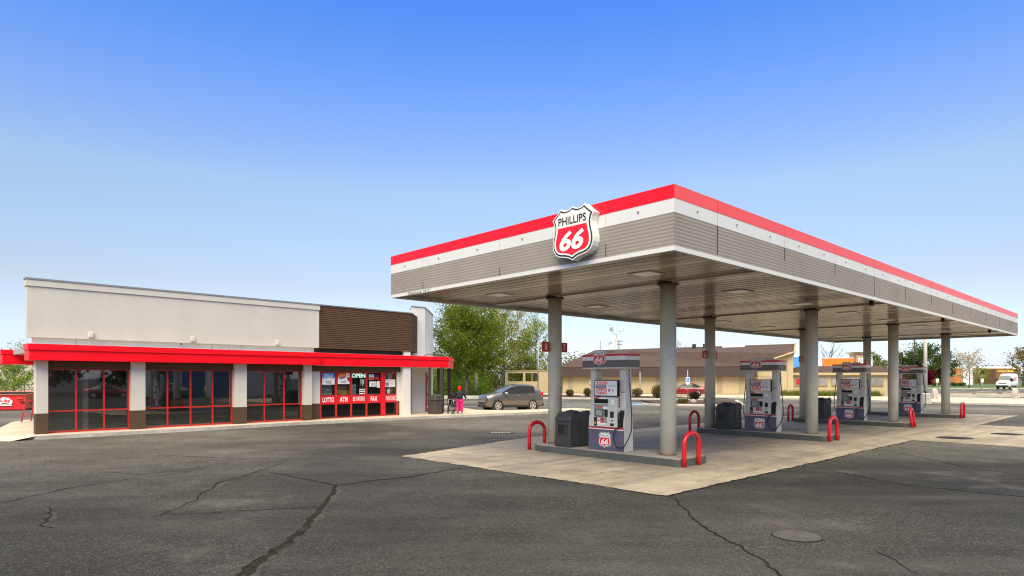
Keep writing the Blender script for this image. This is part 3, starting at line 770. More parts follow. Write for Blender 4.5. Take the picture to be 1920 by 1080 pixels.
# ------------------------------------------------------------------ fuel pumps (front faces -x)
def make_pump():
    t = thing('fuel_pump', '', 'fuel pump'); t.scale = (.64, 1, 1)
    z0 = .19
    # flared lower cabinet seen from the side: deep at the foot, narrow at the legs
    def side(z):
        pts = [(.19, .30), (.72, .30), (.86, .30), (1.0, .285), (1.1, .24), (1.2, .20), (1.3, .185), (2.29, .18)]
        for (a, va), (b, vb) in zip(pts, pts[1:]):
            if a <= z <= b: return va + (vb - va) * (z - a) / (b - a)
        return .18
    Z = [.19, .72, .86, .93, 1.0, 1.05, 1.1, 1.15, 1.2, 1.25, 1.3]
    mb = MB(); mb.loft([[(-side(z), -.57, z), (side(z), -.57, z), (side(z), -.43, z), (-side(z), -.43, z)] for z in Z])
    mb.loft([[(-side(z), .43, z), (side(z), .43, z), (side(z), .57, z), (-side(z), .57, z)] for z in Z])
    mb.box(-.285, .285, -.43, .43, .19, 1.30)
    mb.build('cabinet', 'pump_grey', t, bevel=.008)
    for s in (-1, 1):
        mb = MB(); y0, y1 = (.40, .575) if s > 0 else (-.575, -.37)
        mb.box(-.18, .18, y0, y1, 1.30, 2.29); mb.build('leg', 'pump_grey', t, bevel=.012)
    MB().box(-.14, .14, -.37, .40, 1.30, 1.5).build('crossbox', 'pump_grey_dark', t)
    # blue-grey skirt with red and white lines and a shield
    for s in (-1, 1):
        mb = MB(); xx = s * .3
        mb.box(min(xx, xx + s * .012), max(xx, xx + s * .012), -.572, .572, .195, .725, 0)
        mb.box(min(xx, xx + s * .013), max(xx, xx + s * .013), -.572, .572, .726, .748, 2)
        mb.box(min(xx, xx + s * .016), max(xx, xx + s * .016), -.572, .572, .749, .785, 1)
        sk = mb.build('skirt', ['pump_blue', 'pump_red', 'sign_white'], t)
        mb = MB(); shield_into(mb, (xx + s * .012, 0 if s > 0 else .03, .265), (0, s, 0), (0, 0, 1), .40, .40, .004)
        mb.build('emblem', ['sign_white_clean', 'sign_black', 'sign_red'], sk)
        # control console
        mb = MB(); mb.box(min(s * .28, s * .405), max(s * .28, s * .405), -.40, .43, .80, 1.555)
        con = mb.build('console', 'pump_grey', t, bevel=.01)
        X = s * .405
        def pn(y0, y1, za, zb, th, name, m):
            b_ = MB(); yy0, yy1 = (y0, y1)
            if s > 0: yy0, yy1 = -y1, -y0
            b_.box(min(X, X + s * th), max(X, X + s * th), yy0, yy1, za, zb); return b_.build(name, m, con)
        # y is counted so that +y is the console's left seen from the front (-x side)
        pn(-.12, .33, 1.40, 1.51, .006, 'price_display', 'glass_black')
        pn(-.08, .34, .86, 1.335, .003, 'recess_panel', 'pump_grey_dark')
        pn(-.13, .36, 1.335, 1.375, .012, 'ledge', 'pump_grey_dark')
        pn(.03, .30, 1.06, 1.25, .010, 'screen_frame', 'trim_black')
        pn(.055, .275, 1.08, 1.235, .014, 'screen', 'lcd')
        pn(-.11, -.015, 1.06, 1.24, .020, 'card_reader', 'trim_black')
        pn(.24, .335, .82, 1.03, .020, 'keypad', 'trim_black')
        pn(.255, .32, .86, .92, .026, 'receipt_slot', 'gold_box')
        pn(-.07, .23, .85, .90, .018, 'grade_plate', 'sign_white')
        pn(.13, .22, .90, 1.02, .016, 'grade_button', 'sign_white')
        pn(.15, .20, .945, .975, .024, 'button', 'trim_black')
        pn(.025, .12, .90, 1.03, .016, 'grade_button', 'pump_red')
        pn(.05, .10, .93, .96, .024, 'button', 'galv')
        pn(-.30, -.19, 1.04, 1.20, .012, 'pin_shield', 'trim_black')
        pn(-.27, -.22, .955, .99, .008, 'lock', 'trim_black')
        pn(-.30, -.19, .83, .90, .012, 'slot', 'trim_black')
        pn(-.32, -.22, 1.36, 1.50, .004, 'notice', 'sign_white_clean')
        pn(-.30, -.24, 1.345, 1.355, .0045, 'notice_line', 'trim_black')
        pn(.08, .27, 1.275, 1.31, .005, 'caution_label', 'sign_orange_red')
        pn(-.09, .04, 1.255, 1.32, .005, 'sticker', 'sign_white_clean')
        pn(.17, .33, 1.515, 1.548, .008, 'brand_strip', 'pump_red')
        pn(-.05, .17, 1.515, 1.548, .008, 'card_strip', 'sign_white_clean')
        # advert above the console
        mb = MB(); xa = s * .30
        mb.box(min(xa, xa + s * .05), max(xa, xa + s * .05), -.40, .36, 1.575, 2.0)
        adv = mb.build('advert_frame', 'trim_black', t, bevel=.006)
        xb = xa + s * .05; o_ = Vector((xb, 0, 0)); xd = Vector((0, s, 0)); yd = Vector((0, 0, 1))
        def yy(v): return v if s > 0 else -v
        def rect(mb, a0, a1, za, zb, th, m):   # a: metres to the right of the frame's centre seen from the front
            c0, c1 = (a0, a1) if s > 0 else (-a1, -a0)
            mb.box(min(xb, xb + s * th), max(xb, xb + s * th), c0, c1, za, zb, m)
        cy = -.02 if s < 0 else .02
        mb = MB()
        rect(mb, -.335, .375, 1.60, 1.975, .003, 0); rect(mb, -.32, .0, 1.61, 1.965, .0035, 4)
        rect(mb, -.26, .07, 1.885, 1.955, .006, 1); rect(mb, -.31, .02, 1.785, 1.875, .006, 2); rect(mb, -.28, .05, 1.645, 1.775, .006, 1)
        for tx, a, z, w_, h_, mm in (("SNAP", -.095, 1.92, .28, .045, 3), ("STACK", -.145, 1.832, .28, .06, 3), ("SAVE", -.115, 1.712, .28, .085, 3)):
            mb.text(tx, o_ + xd * a + yd * z, xd, yd, w_, h_, mm, .02, 0, .008)
        rect(mb, .10, .16, 1.70, 1.77, .006, 5); rect(mb, .22, .28, 1.70, 1.76, .005, 6)
        mb.text("1", o_ + xd * .13 + yd * 1.735, xd, yd, .016, .045, 0, .02, 0, .008)
        for q, (wl, zz) in enumerate(((.16, 1.89), (.26, 1.85), (.28, 1.82))): rect(mb, .20 - wl / 2, .20 + wl / 2, zz, zz + .012, .0045, 6)
        mb.build('poster', ['sign_white_clean', 'sign_orange_red', 'sign_navy', 'sign_white_clean', 'pink_paper', 'sign_maroon', 'pale_ink'], adv)
        # long warning label on the leg, nozzle boot
        yl = -.47 if s < 0 else .47
        mb = MB(); xl = s * .18
        mb.box(min(xl, xl + s * .004), max(xl, xl + s * .004), yl - .06, yl + .06, 1.28, 1.68, 0)
        mb.box(min(xl, xl + s * .006), max(xl, xl + s * .006), yl - .06, yl + .06, 1.68, 1.70, 1)
        for q in range(7): mb.box(min(xl, xl + s * .006), max(xl, xl + s * .006), yl - .045, yl + .045, 1.31 + q * .05, 1.335 + q * .05, 2)
        mb.build('warning_label', ['sign_white', 'sign_black', 'warn_ink'], t)
        mb = MB(); xs = .30
        mb.loft([[(s * .20, yl - .075, .80), (s * .345, yl - .075, .80), (s * .345, yl + .075, .80), (s * .20, yl + .075, .80)],
                 [(s * .20, yl - .075, 1.13), (s * .335, yl - .075, 1.13), (s * .335, yl + .075, 1.13), (s * .20, yl + .075, 1.13)],
                 [(s * .18, yl - .065, 1.23), (s * .25, yl - .065, 1.23), (s * .25, yl + .065, 1.23), (s * .18, yl + .065, 1.23)]])
        mb.build('nozzle_boot', 'trim_black', t)
        mb = MB(); mb.tube([(s * .34, yl, 1.16), (s * .385, yl, 1.10), (s * .395, yl, .98), (s * .36, yl, .90)], [.022, .034, .03, .022], 10); mb.box(min(s * .37, s * .40), max(s * .37, s * .40), yl - .03, yl + .03, .96, 1.08)
        nz = mb.build('nozzle', 'rubber', t)
        # hose: from the valance down the side, looping back up to the boot
        ys = -.66 if s < 0 else .66; sg = 1 if ys > 0 else -1
        P = [(s * .16, ys, 2.26), (s * .16, ys + sg * .01, 2.0), (s * .20, ys + sg * .06, 1.6), (s * .26, ys + sg * .12, 1.15), (s * .32, ys + sg * .14, .75), (s * .37, ys + sg * .04, .48),
             (s * .40, ys - sg * .06, .33), (s * .41, ys - sg * .17, .29), (s * .41, ys - sg * .28, .34), (s * .41, ys - sg * .355, .48), (s * .41, ys - sg * .36, .62), (s * .40, ys - sg * .31, .75), (s * .37, yl + sg * .03, .86), (s * .36, yl, .92)]
        Q = []
        for i in range(len(P) - 1):
            p0, p1, p2, p3 = [Vector(P[max(0, min(len(P) - 1, i + q))]) for q in (-1, 0, 1, 2)]
            for k in range(4):
                u = k / 4
                Q.append(.5 * ((2 * p1) + (p2 - p0) * u + (2 * p0 - 5 * p1 + 4 * p2 - p3) * u * u + (3 * p1 - p0 - 3 * p2 + p3) * u ** 3))
        Q.append(Vector(P[-1]))
        mb = MB(); mb.tube(Q, .0165, 8); ho = mb.build('hose', 'rubber', t)
        mb = MB()
        for zz, r_ in ((2.18, .03), (2.08, .024), (1.98, .034)): mb.cyl((s * .165, ys + sg * .008, zz - .03), (s * .165, ys + sg * .008, zz + .03), r_, r_, 10)
        mb.build('breakaway', 'galv', ho)
    # valance: bullet-cornered box with stripes
    def rbox(hx, hy, r):
        P = []
        for cx, cy, a0 in ((hx - r, hy - r, 0), (-hx + r, hy - r, 90), (-hx + r, -hy + r, 180), (hx - r, -hy + r, 270)):
            for k in range(7): a = R(a0 + 15 * k); P.append((cx + r * math.cos(a), cy + r * math.sin(a)))
        return P
    mb = MB(); mb.prism(rbox(.54, .70, .10), 2.315, 2.50, 0); mb.prism(rbox(.541, .701, .10), 2.5005, 2.60, 1); mb.prism(rbox(.544, .704, .10), 2.6005, 2.655, 2); mb.prism(rbox(.55, .71, .1), 2.285, 2.3145, 3)
    va = mb.build('valance', ['valance_grey', 'sign_white', 'pump_red', 'pump_grey'], t)
    for s in (-1, 1):
        mb = MB(); shield_into(mb, (s * .545, .08 if s < 0 else -.08, 2.37), (0, s, 0), (0, 0, 1), .42, .40, .03)
        mb.build('emblem', ['sign_white', 'sign_black', 'sign_red'], va)
    return t
mk('pink_paper', (.80, .66, .60), .5, var=.02)
mk('pale_ink', (.45, .45, .47), .6, var=.05)
mk('warn_ink', (.62, .35, .33), .6, var=.1)
pump = make_pump()
PL = ['grey fuel pump with shield emblems on the nearest island, beside the first trash bin', 'grey fuel pump on the second island, before the gabled end of the brown roof',
      'grey fuel pump on the third island, in front of the orange sign wall', 'farthest grey fuel pump, half hidden behind the third front column']
for i, x in enumerate(IX):
    l = C(x - .20, 10.2, 0)
    o = pump if i == 0 else dup(pump, l, A_C, PL[i])
    o.location = l; o.rotation_euler = (0, 0, A_C); o['label'] = PL[i]; o['group'] = 'fuel pumps under the canopy'

# ------------------------------------------------------------------ trash bins on the islands (slot faces -x)
def make_bin():
    t = thing('trash_bin', '', 'trash bin')
    def ring(hx, hy, z, r=.05):
        P = []
        for cx, cy, a0 in ((hx - r, hy - r, 0), (-hx + r, hy - r, 90), (-hx + r, -hy + r, 180), (hx - r, -hy + r, 270)):
            for k in range(4): a = R(a0 + 30 * k); P.append((cx + r * math.cos(a), cy + r * math.sin(a), z))
        return P
    mb = MB(); mb.loft([ring(.46, .28, 0), ring(.47, .29, .05), ring(.475, .295, .20), ring(.468, .288, .205), ring(.45, .275, .70)], smooth=False)
    mb.box(-.05, -.04, -.297, .297, .02, .70); mb.box(.33, .345, -.296, .296, .02, .72)
    mb.build('body', 'bin_plastic', t)
    mb = MB(); mb.loft([ring(.468, .288, .70), ring(.468, .288, .715), ring(.455, .28, .72), ring(.43, .265, .83), ring(.36, .25, .90), ring(.20, .21, .935)])
    lid = mb.build('lid', 'bin_plastic_lid', t)
    mb = MB(); n = 20
    mb.tube([(.16 * math.cos(2 * math.pi * k / n) - .05, .12 * math.sin(2 * math.pi * k / n), .945) for k in range(n)], .02, 6, closed=True)
    mb.cyl((-.05, 0, .936), (-.05, 0, .942), .15, .14, 20, 1); mb.build('opening', ['bin_plastic_lid', 'black'], lid)
    # side cheeks of the hood
    for s in (-1, 1):
        mb = MB(); P = [(-.46, .70), (-.40, .80), (-.15, .88), (.05, .955), (.25, .975), (.40, .93), (.46, .84), (.465, .70)]
        o_ = (0, s * .262, 0); mb.slab(P, (0, s * .275 + (.012 if s > 0 else 0), 0), (1, 0, 0), (0, 0, 1), 0, .014 if s < 0 else .014); mb.build('cheek', 'bin_plastic_lid', lid)
    mb = MB(); mb.box(-.492, -.452, -.17, -.125, .31, .64); mb.box(-.492, -.452, .125, .17, .31, .64); mb.box(-.490, -.449, -.125, .125, .60, .64); mb.box(-.494, -.458, -.125, .125, .31, .345)
    sl = mb.build('slot_frame', 'bin_plastic_lid', t, bevel=.008)
    mb = MB(); mb.box(-.4655, -.45, -.125, .125, .345, .60); mb.build('slot_mouth', 'black', sl)
    return t
tb = make_bin()
TL = ['black plastic trash bin with a square slot beside the nearest pump', 'black plastic trash bin between the second pump and its rear column', 'black plastic trash bin on the third island, partly behind the second front column']
for i, x in enumerate(IX[:3]):
    l = C(x - .15, 11.52, .19)
    o = tb if i == 0 else dup(tb, l, A_C, TL[i])
    o.location = l; o.rotation_euler = (0, 0, A_C); o['label'] = TL[i]; o['group'] = 'trash bins on the pump islands'

# ------------------------------------------------------------------ red hoop guards
def hoop_mesh():
    mb = MB(); P = [(-.34, 0, 0), (-.34, 0, .25), (-.34, 0, .52)]; 
    for k in range(1, 12): a = math.pi - math.pi * k / 12; P.append((.34 * math.cos(a) if abs(math.cos(a)) < .98 else .34 * math.cos(a), 0, .52 + .24 * math.sin(a)))
    P += [(.34, 0, .52), (.34, 0, .25), (.34, 0, 0)]
    mb.tube(P, .056, 14)
    for sx_ in (-.34, .34): mb.cyl((sx_, 0, 0), (sx_, 0, .012), .085, .075, 16, 1)
    return mb
hp = hoop_mesh().build('hoop_guard', ['hoop_red', 'rust_ring'])
HS = [(0, 12.93, 0, 'red steel hoop guard at the left end of the nearest pump island'), (0, 7.78, 0, 'red steel hoop guard at the right end of the nearest island, closest to the viewer'),
      (1, 12.95, 0, 'red steel hoop guard at the left end of the second pump island'), (1, 7.78, 0, 'red steel hoop guard at the right end of the second pump island'),
      (2, 12.95, 0, 'red steel hoop guard at the left end of the third island, seen between columns'), (2, 7.72, -7, 'leaning red hoop guard seen edge on before the farthest pump'),
      (3, 7.75, 0, 'farthest red hoop guard, edge on like a post at the last island')]
for k, (i, y, lean, lb) in enumerate(HS):
    o = hp if k == 0 else hp.copy()
    if k: COL.objects.link(o)
    o.location = C(IX[i] - .19, y + (.08 if y < 9 else -.05), 0); o.scale = (.92, 1, 1.02); o.rotation_euler = (R(lean), R(lean * .3), A_C + (R(6) if i == 2 else 0))
    tag(o, lb, 'bollard', 'red hoop guards at the island ends')

# ------------------------------------------------------------------ pump number signs on the rear columns
for i, x in enumerate(IX):
    for j, (dx, num) in enumerate(((-.385, str(8 - 2 * i)), (.375, str(7 - 2 * i)))):
        side_ = 'left' if j == 0 else 'right'
        t = thing('number_sign', 'small red plate with white number %s on the %s side of a rear canopy column' % (num, side_), 'sign', C(x + dx, YB, 2.93), A_C, 'pump number plates on the columns')
        mb = MB(); mb.box(-.135, .135, -.02, .02, -.14, .14); mb.build('plate', 'sign_maroon', t, bevel=.004)
        mb = MB(); mb.text(num, (0, -.0205, 0), (1, 0, 0), (0, 0, 1), .095, .19, 0, .012, 0, .002); mb.build('numeral', 'sign_white', t)
        mb = MB(); mb.box(.13 if dx < 0 else -.20, .20 if dx < 0 else -.13, -.012, .012, -.12, .12); mb.build('bracket', 'galv', t)

mk('roof_membrane', (.50, .48, .44), .8, var=.12, vs=2)
# ------------------------------------------------------------------ the shop (shop frame u along the front, v back)
shop = thing('convenience_store', 'low convenience store with pale stucco parapet, red awning band and red framed windows', 'store', (*O_S, 0), A_S)
def part(name, mb, m, bevel=0, parent=None): return mb.build(name, m, parent or shop, bevel=bevel)
# parapet with its cap moulding
mb = MB(); mb.box(-.17, 10.61, -.02, .30, 3.43, 5.16); mb.box(-.20, 10.64, -.06, .31, 5.1605, 5.38)
par = part('parapet', mb, 'stucco', .006)
part('cap_flashing', MB().box(-.22, 10.66, -.08, .33, 5.381, 5.44), 'metal_cap', parent=par)
mb = MB(); mb.box(.02, 10.45, .16, .5, 3.2, 3.43)
for u in (1.25, 6.6, 7.1, 5.9, 10.0): mb.box(u, u + .012, .155, .16, 3.2, 3.43, 1)
part('frieze', mb, ['pink_band', 'beige_trim'])
# red awning bands
mb = MB(); mb.box(-.17, 10.45, -.36, .45, 2.65, 3.0, 0); mb.box(-.21, 10.47, -.40, .45, 3.0, 3.2, 0)
for u in (3.9, 7.0, 9.7): mb.box(u, u + .008, -.3625, -.36, 2.66, 3.0, 1)
part('awning_band', mb, ['paint_red', 'sign_red'], .006)
AW = [(10.475, -.02), (15.95, -.02), (16.4, .14), (18.5, .14), (21.2, 2.84), (21.2, 5.0), (10.475, 5.0)]
mb = MB(); mb.prism(AW, 2.62, 3.02, 0, mb=1)
AW2 = [(10.475, -.06), (15.97, -.06), (16.42, .10), (18.52, .10), (21.26, 2.84), (21.26, 5.0), (10.475, 5.0)]
mb.prism(AW2, 3.021, 3.21, 0)
part('awning_band', mb, ['paint_red', 'stucco_white'], .006)
mb = MB(); mb.box(-.05, 1.54, 6.0, 8.6, 2.62, 3.02); mb.box(-.09, 1.54, 5.96, 8.64, 3.02, 3.2); part('awning_band', mb, 'paint_red', .005)
MB().box(.35, .75, 6.3, 6.7, 2.59, 2.62).build('soffit_lamp', 'lamp_diffuser', shop)
MB().box(-.16, 10.43, -.36, .155, 3.2005, 3.206).build('flashing', 'roof_membrane', shop)
MB().prism([(10.5, -.03), (15.95, -.03), (16.4, .13), (18.5, .13), (21.2, 2.84), (21.2, 4.9), (10.5, 4.9)], 3.2105, 3.216).build('flashing', 'roof_membrane', shop)
# stucco columns with brown bases
for (a, b, br) in [(.07, .42, 1), (2.96, 3.43, 1), (6.78, 7.28, 1), (9.9, 10.26, 1), (15.42, 15.86, 0)]:
    v0, v1 = (0, .34) if br else (.05, .6)
    if br:
        cl = part('stucco_column', MB().box(a, b, v0, v1, .83, 2.65), 'stucco', .008)
        MB().box(a - .004, b + .004, v0 - .004, v1, .1, .8295).build('brown_base', 'brown_trim', cl, bevel=.006)
    else:
        part('stucco_column', MB().box(a, b, v0, v1, .1, 2.62), 'stucco_white', .008)
# brown lintel boards
for a, b in ((.42, 2.96), (3.43, 6.78), (7.28, 9.9)): part('lintel', MB().box(a, b, .16, .42, 2.365, 2.65), 'brown_trim')
part('lintel', MB().box(10.26, 15.42, .32, .6, 2.36, 2.62), 'brown_trim')
# glazed bays
def bay(a, b, mull, v, z0, zr, z1, m='frame_red', lab=None):
    mb = MB(); f = .05
    mb.box(a, b, v, v + .09, z0, z0 + .06); mb.box(a, b, v, v + .09, z1 - .04, z1)
    mb.box(a, b, v - .003, v + .09, zr - .025, zr + .025)
    for u in [a + f / 2, b - f / 2] + mull: mb.box(u - f / 2, u + f / 2, v - .006, v + .09, z0 + .06, z1 - .04)
    w_ = part('window', mb, m)
    g = MB(); us = [a] + mull + [b]
    for i in range(len(us) - 1):
        for za, zb in ((z0, zr), (zr, z1)):
            g.quad((us[i], v + .045, za), (us[i + 1], v + .045, za), (us[i + 1], v + .045, zb), (us[i], v + .045, zb))
    g.build('glazing', 'glass', w_)
    return w_
bay(.42, 2.96, [1.28, 2.14], .26, .13, .89, 2.37)
bay(3.43, 6.78, [4.28, 5.13, 5.98], .26, .13, .89, 2.37)
bay(7.28, 9.9, [8.16, 9.06], .26, .13, .89, 2.37)
# the signed bay
V4 = .45
u4 = [10.93, 11.76, 12.58, 13.45, 14.29]
mb = MB()
for u in (11.76, 12.58, 13.45): mb.box(u - .045, u + .045, V4 - .004, V4 + .09, .16, 2.34)
mb.box(10.90, 15.36, V4, V4 + .09, .13, .17); mb.box(10.90, 15.36, V4, V4 + .09, 2.30, 2.36)
mb.box(10.90, 10.98, V4 - .002, V4 + .09, .17, 2.30); mb.box(15.25, 15.36, V4 - .002, V4 + .09, .17, 2.30)
for z in (.80, 1.20): mb.box(10.98, 15.25, V4 + .002, V4 + .09, z, z + .035)
mb.box(14.29, 14.56, V4 - .02, V4 + .1, .17, 2.30, 1)
w4 = part('window', mb, ['frame_red', 'frame_red_bright'])
cells = [(10.98, 11.715), (11.805, 12.535), (12.625, 13.405), (13.495, 14.29), (14.56, 15.25)]
g = MB()
for a, b in cells: g.quad((a, V4 + .05, 1.22), (b, V4 + .05, 1.22), (b, V4 + .05, 2.31), (a, V4 + .05, 2.31))
g.build('glazing', 'glass_clear', w4)
g = MB()
for a, b in cells: g.quad((a, V4 + .03, .17), (b, V4 + .03, .17), (b, V4 + .03, .81), (a, V4 + .03, .81))
g.build('kick_panel', 'glass_black', w4)
X3, Z3 = (1, 0, 0), (0, 0, 1)
for (a, b), tx, wf in zip(cells, ("LOTTO", "ATM", "$$ ORDERS", "FAX", "PHONE CARDS"), (.82, .58, .86, .5, .86)):
    mb = MB(); mb.box(a - .01, b + .01, V4 + .01, V4 + .04, .835, 1.2, 0)
    mb.text(tx, ((a + b) / 2, V4 + .01, 1.02), X3, Z3, (b - a) * wf, .235, 1, .012 if len(tx) > 8 else .03, 0, .003)
    mb.build('window_sign', ['sign_red', 'sign_white_clean'], w4)
vp = V4 + .02
def poster(a, b, z0, z1, m, name='poster', v=vp, extra=()):
    mb = MB(); mb.box(a, b, v, v + .008, z0, z1, 0)
    ms = [m]
    for e in extra:
        if e[0] == 't': 
            _, tx, u, z, w_, h_, mm, bold = e
            if mm not in ms: ms.append(mm)
            mb.text(tx, (u, v, z), X3, Z3, w_, h_, ms.index(mm), bold, 0, .004)
        else:
            _, pts, mm, off = e
            if mm not in ms: ms.append(mm)
            mb.slab(pts, (0, v, 0), X3, Z3, 0, off, ms.index(mm))
    return mb.build(name, ms, w4)
poster(11.03, 11.69, 1.74, 2.28, 'sign_white_clean', extra=[('p', [(11.02, 2.06), (11.02, 2.29), (11.70, 2.29), (11.70, 2.07), (11.6, 2.03), (11.36, 2.07), (11.12, 2.03)], 'poster_blue', .003),
    ('t', 'RIGHT on', 11.36, 2.205, .46, .085, 'sign_white_clean', .03), ('t', 'the MONEY', 11.36, 2.11, .50, .085, 'sign_white_clean', .03), ('t', '762', 11.36, 1.85, .30, .12, 'sign_black', .01)])
poster(11.86, 12.50, 1.76, 2.28, 'sign_white_clean', extra=[('p', [(11.86, 2.05), (11.86, 2.28), (12.3, 2.28), (12.32, 2.12)], 'sign_orange_red', .002),
    ('p', [(11.88, 2.11), (11.88, 2.19), (12.26, 2.25), (12.26, 2.16)], 'poster_orange', .004), ('p', [(11.94, 1.99), (11.95, 2.04), (12.24, 2.11), (12.24, 2.05)], 'sign_navy', .004),
    ('p', [(12.33, 2.08), (12.44, 1.86), (12.50, 1.90), (12.50, 2.09)], 'sign_red', .004), ('t', '678', 12.17, 1.86, .26, .11, 'sign_black', .01)])
poster(12.31, 12.49, 2.10, 2.285, 'sign_white', v=vp - .012, extra=[('p', [(12.36, 2.15), (12.36, 2.22), (12.43, 2.22), (12.43, 2.15)], 'pale_ink', .003)])
mb = MB(); mb.text("OPEN", (13.0, vp, 2.17), X3, Z3, .78, .21, 0, .05, 0, .006)
for u in (12.80, 12.98, 13.145, 13.21, 13.365): pass
mb.build('open_sign', 'mint', w4)
mk('claw', (.55, .62, .58), .5, var=.05)
poster(13.06, 13.38, 1.52, 2.02, 'black', extra=[('p', [(13.11, 1.98), (13.16, 1.99), (13.155, 1.80), (13.145, 1.70), (13.125, 1.80)], 'claw', .003), ('p', [(13.19, 1.99), (13.24, 2.0), (13.235, 1.78), (13.22, 1.60), (13.20, 1.78)], 'claw', .003),
    ('p', [(13.27, 1.98), (13.32, 1.98), (13.31, 1.80), (13.295, 1.70), (13.28, 1.80)], 'claw', .003)])
poster(13.05, 13.38, 1.26, 1.51, 'sign_white', extra=[('p', [(13.06, 1.42), (13.06, 1.46), (13.37, 1.46), (13.37, 1.42)], 'black', .003), ('p', [(13.06, 1.31), (13.06, 1.36), (13.37, 1.36), (13.37, 1.31)], 'black', .003)])
poster(13.60, 13.90, 1.96, 2.23, 'sign_white', extra=[('p', [(13.61, 1.97), (13.61, 2.09), (13.89, 2.09), (13.89, 1.97)], 'sign_red', .003), ('t', 'COLD', 13.75, 2.16, .2, .06, 'sign_navy', .02)])
poster(13.96, 14.20, 1.98, 2.22, 'sign_navy', extra=[('p', [(13.96, 1.98), (13.96, 2.09), (14.2, 2.09), (14.2, 1.98)], 'sign_red', .003)])
poster(13.63, 14.05, 1.62, 1.88, 'sign_white', extra=[('t', '4.2', 13.87, 1.75, .26, .14, 'grey_blue', .03)])
poster(14.08, 14.24, 1.56, 1.90, 'sign_white')
poster(14.59, 15.18, 1.60, 1.98, 'sign_white', extra=[('p', [(14.62, 1.66), (14.62, 1.82), (14.78, 1.84), (14.78, 1.64)], 'purple', .003), ('t', 'ONLY', 15.0, 1.76, .24, .08, 'pale_ink', .02), ('t', 'OPEN 7 DAYS', 14.9, 1.91, .48, .07, 'pale_ink', .02)])
# goods standing behind the signed bay
def crate(name, label, u, v, z, sx_, sy_, sz_, m, rot=0, tilt=0, cat='box'):
    t = thing(name, label, cat, SH(u, v, z), A_S + R(rot)); t.rotation_euler = (R(tilt), R(tilt * .6), A_S + R(rot))
    MB().box(-sx_ / 2, sx_ / 2, -sy_ / 2, sy_ / 2, 0, sz_).build('carton', m, t, bevel=.006)
    mb = MB(); mb.box(-sx_ / 2 - .002, sx_ / 2 + .002, -.03, .03, sz_ * .7, sz_ + .002); mb.box(-sx_ / 2, sx_ / 2, -.004, .004, sz_, sz_ + .004); mb.build('tape', 'beige_trim', t)
    return t
sh_ = thing('display_counter', 'low counter with goods inside the window with the red signs', 'counter', SH(13.1, .95, .13), A_S)
mb = MB(); mb.box(-2.1, 2.1, -.25, .35, .1, 1.08); mb.box(-2.15, 2.15, -.3, .4, 1.08, 1.12); mb.build('base', 'shelf', sh_)
crate('cardboard_box', 'brown cardboard box behind the ATM sign', 12.28, 1.0, 1.25, .55, .4, .42, 'kraft', 12)
crate('cardboard_box', 'tilted golden box in front of the brown box behind the ATM sign', 12.22, .78, 1.25, .6, .18, .20, 'gold_box', 4, 6)
mb = MB()
for k in range(5): mb.box(11.02, 11.70 - .02 * (k % 2), .72, .95, 1.25 + k * .10, 1.34 + k * .10, k % 2)
tag(mb.build('stacked_packets', ['pale_green', 'grey_blue'], None, (*O_S, 0), A_S), 'stack of greenish packets behind the LOTTO sign', 'packets')
mb = MB()
for k in range(3): mb.box(12.66, 13.0, .70, .9, 1.25 + k * .17, 1.40 + k * .17, 0)
tag(mb.build('stacked_packets', ['pale_green'], None, (*O_S, 0), A_S), 'stack of pale green packs behind the ORDERS sign', 'packets')
mb = MB(); mb.tube([(0, 0, 0), (0, 0, .1), (0, 0, .22)], [.06, .075, .085], 14)
tag(mb.build('paper_cup', 'mint', None, SH(15.0, .8, 1.25)), 'pale cup on the counter behind the PHONE CARDS sign', 'cup')
# beige piers beside the signed bay
for a, b in ((10.26, 10.90), (15.36, 15.42)):
    p_ = part('pier', MB().box(a, b, V4 - .02, V4 + .12, .86, 2.36), 'stucco_white')
    mb = MB(); mb.box(a, b, V4 - .02, V4 + .12, .1, .859)
    for z in (.33, .58): mb.box(a, b, V4 - .024, V4 - .018, z, z + .014, 1)
    mb.build('brown_base', ['brown_trim', 'brown_dark'], p_)
mb = MB(); mb.box(15.25, 15.44, V4 - .03, V4 + .1, .86, 2.36); part('pier', mb, 'stucco_white')
# brown lap-sided box with its chamfered corner
BX = [(10.66, .05), (15.9, .05), (17.5, 1.65), (17.0, 2.15), (15.6, .6), (10.66, .6)]
mb = MB(); nb = 22; z0, z1 = 3.43, 5.40; hh = (z1 - z0) / nb
front = [(10.66, .05), (15.9, .05), (17.5, 1.65)]
nrm = [(0, -1), (.3827, -.9239), (.7071, -.7071)]
for k in range(nb):
    za, zb = z0 + k * hh, z0 + (k + 1) * hh; lo, hi = .030, .006
    r0 = [(p[0] + n_[0] * lo, p[1] + n_[1] * lo, za) for p, n_ in zip(front, nrm)]; r1 = [(p[0] + n_[0] * hi, p[1] + n_[1] * hi, zb) for p, n_ in zip(front, nrm)]
    ru = [(p[0] + n_[0] * .004, p[1] + n_[1] * .004, za) for p, n_ in zip(front, nrm)]
    for j in range(2):
        mb.quad(r0[j], r0[j + 1], r1[j + 1], r1[j]); mb.quad(ru[j], ru[j + 1], r0[j + 1], r0[j])
mb.prism(BX, 3.431, 5.40)
sd = part('siding_box', mb, 'brown_siding')
CP = [(10.65, .0), (15.93, .0), (17.56, 1.63), (17.0, 2.2), (15.6, .65), (10.65, .65)]
MB().prism(CP, 5.401, 5.45).build('cap_flashing', 'metal_cap', sd)
part('neck', MB().prism([(10.5, .25), (15.75, .25), (17.2, 1.7), (16.8, 2.3), (10.5, 2.3)], 3.21, 3.43), 'brown_dark')
part('neck', MB().box(15.45, 15.86, .06, .2, 3.21, 3.43), 'stucco_white')
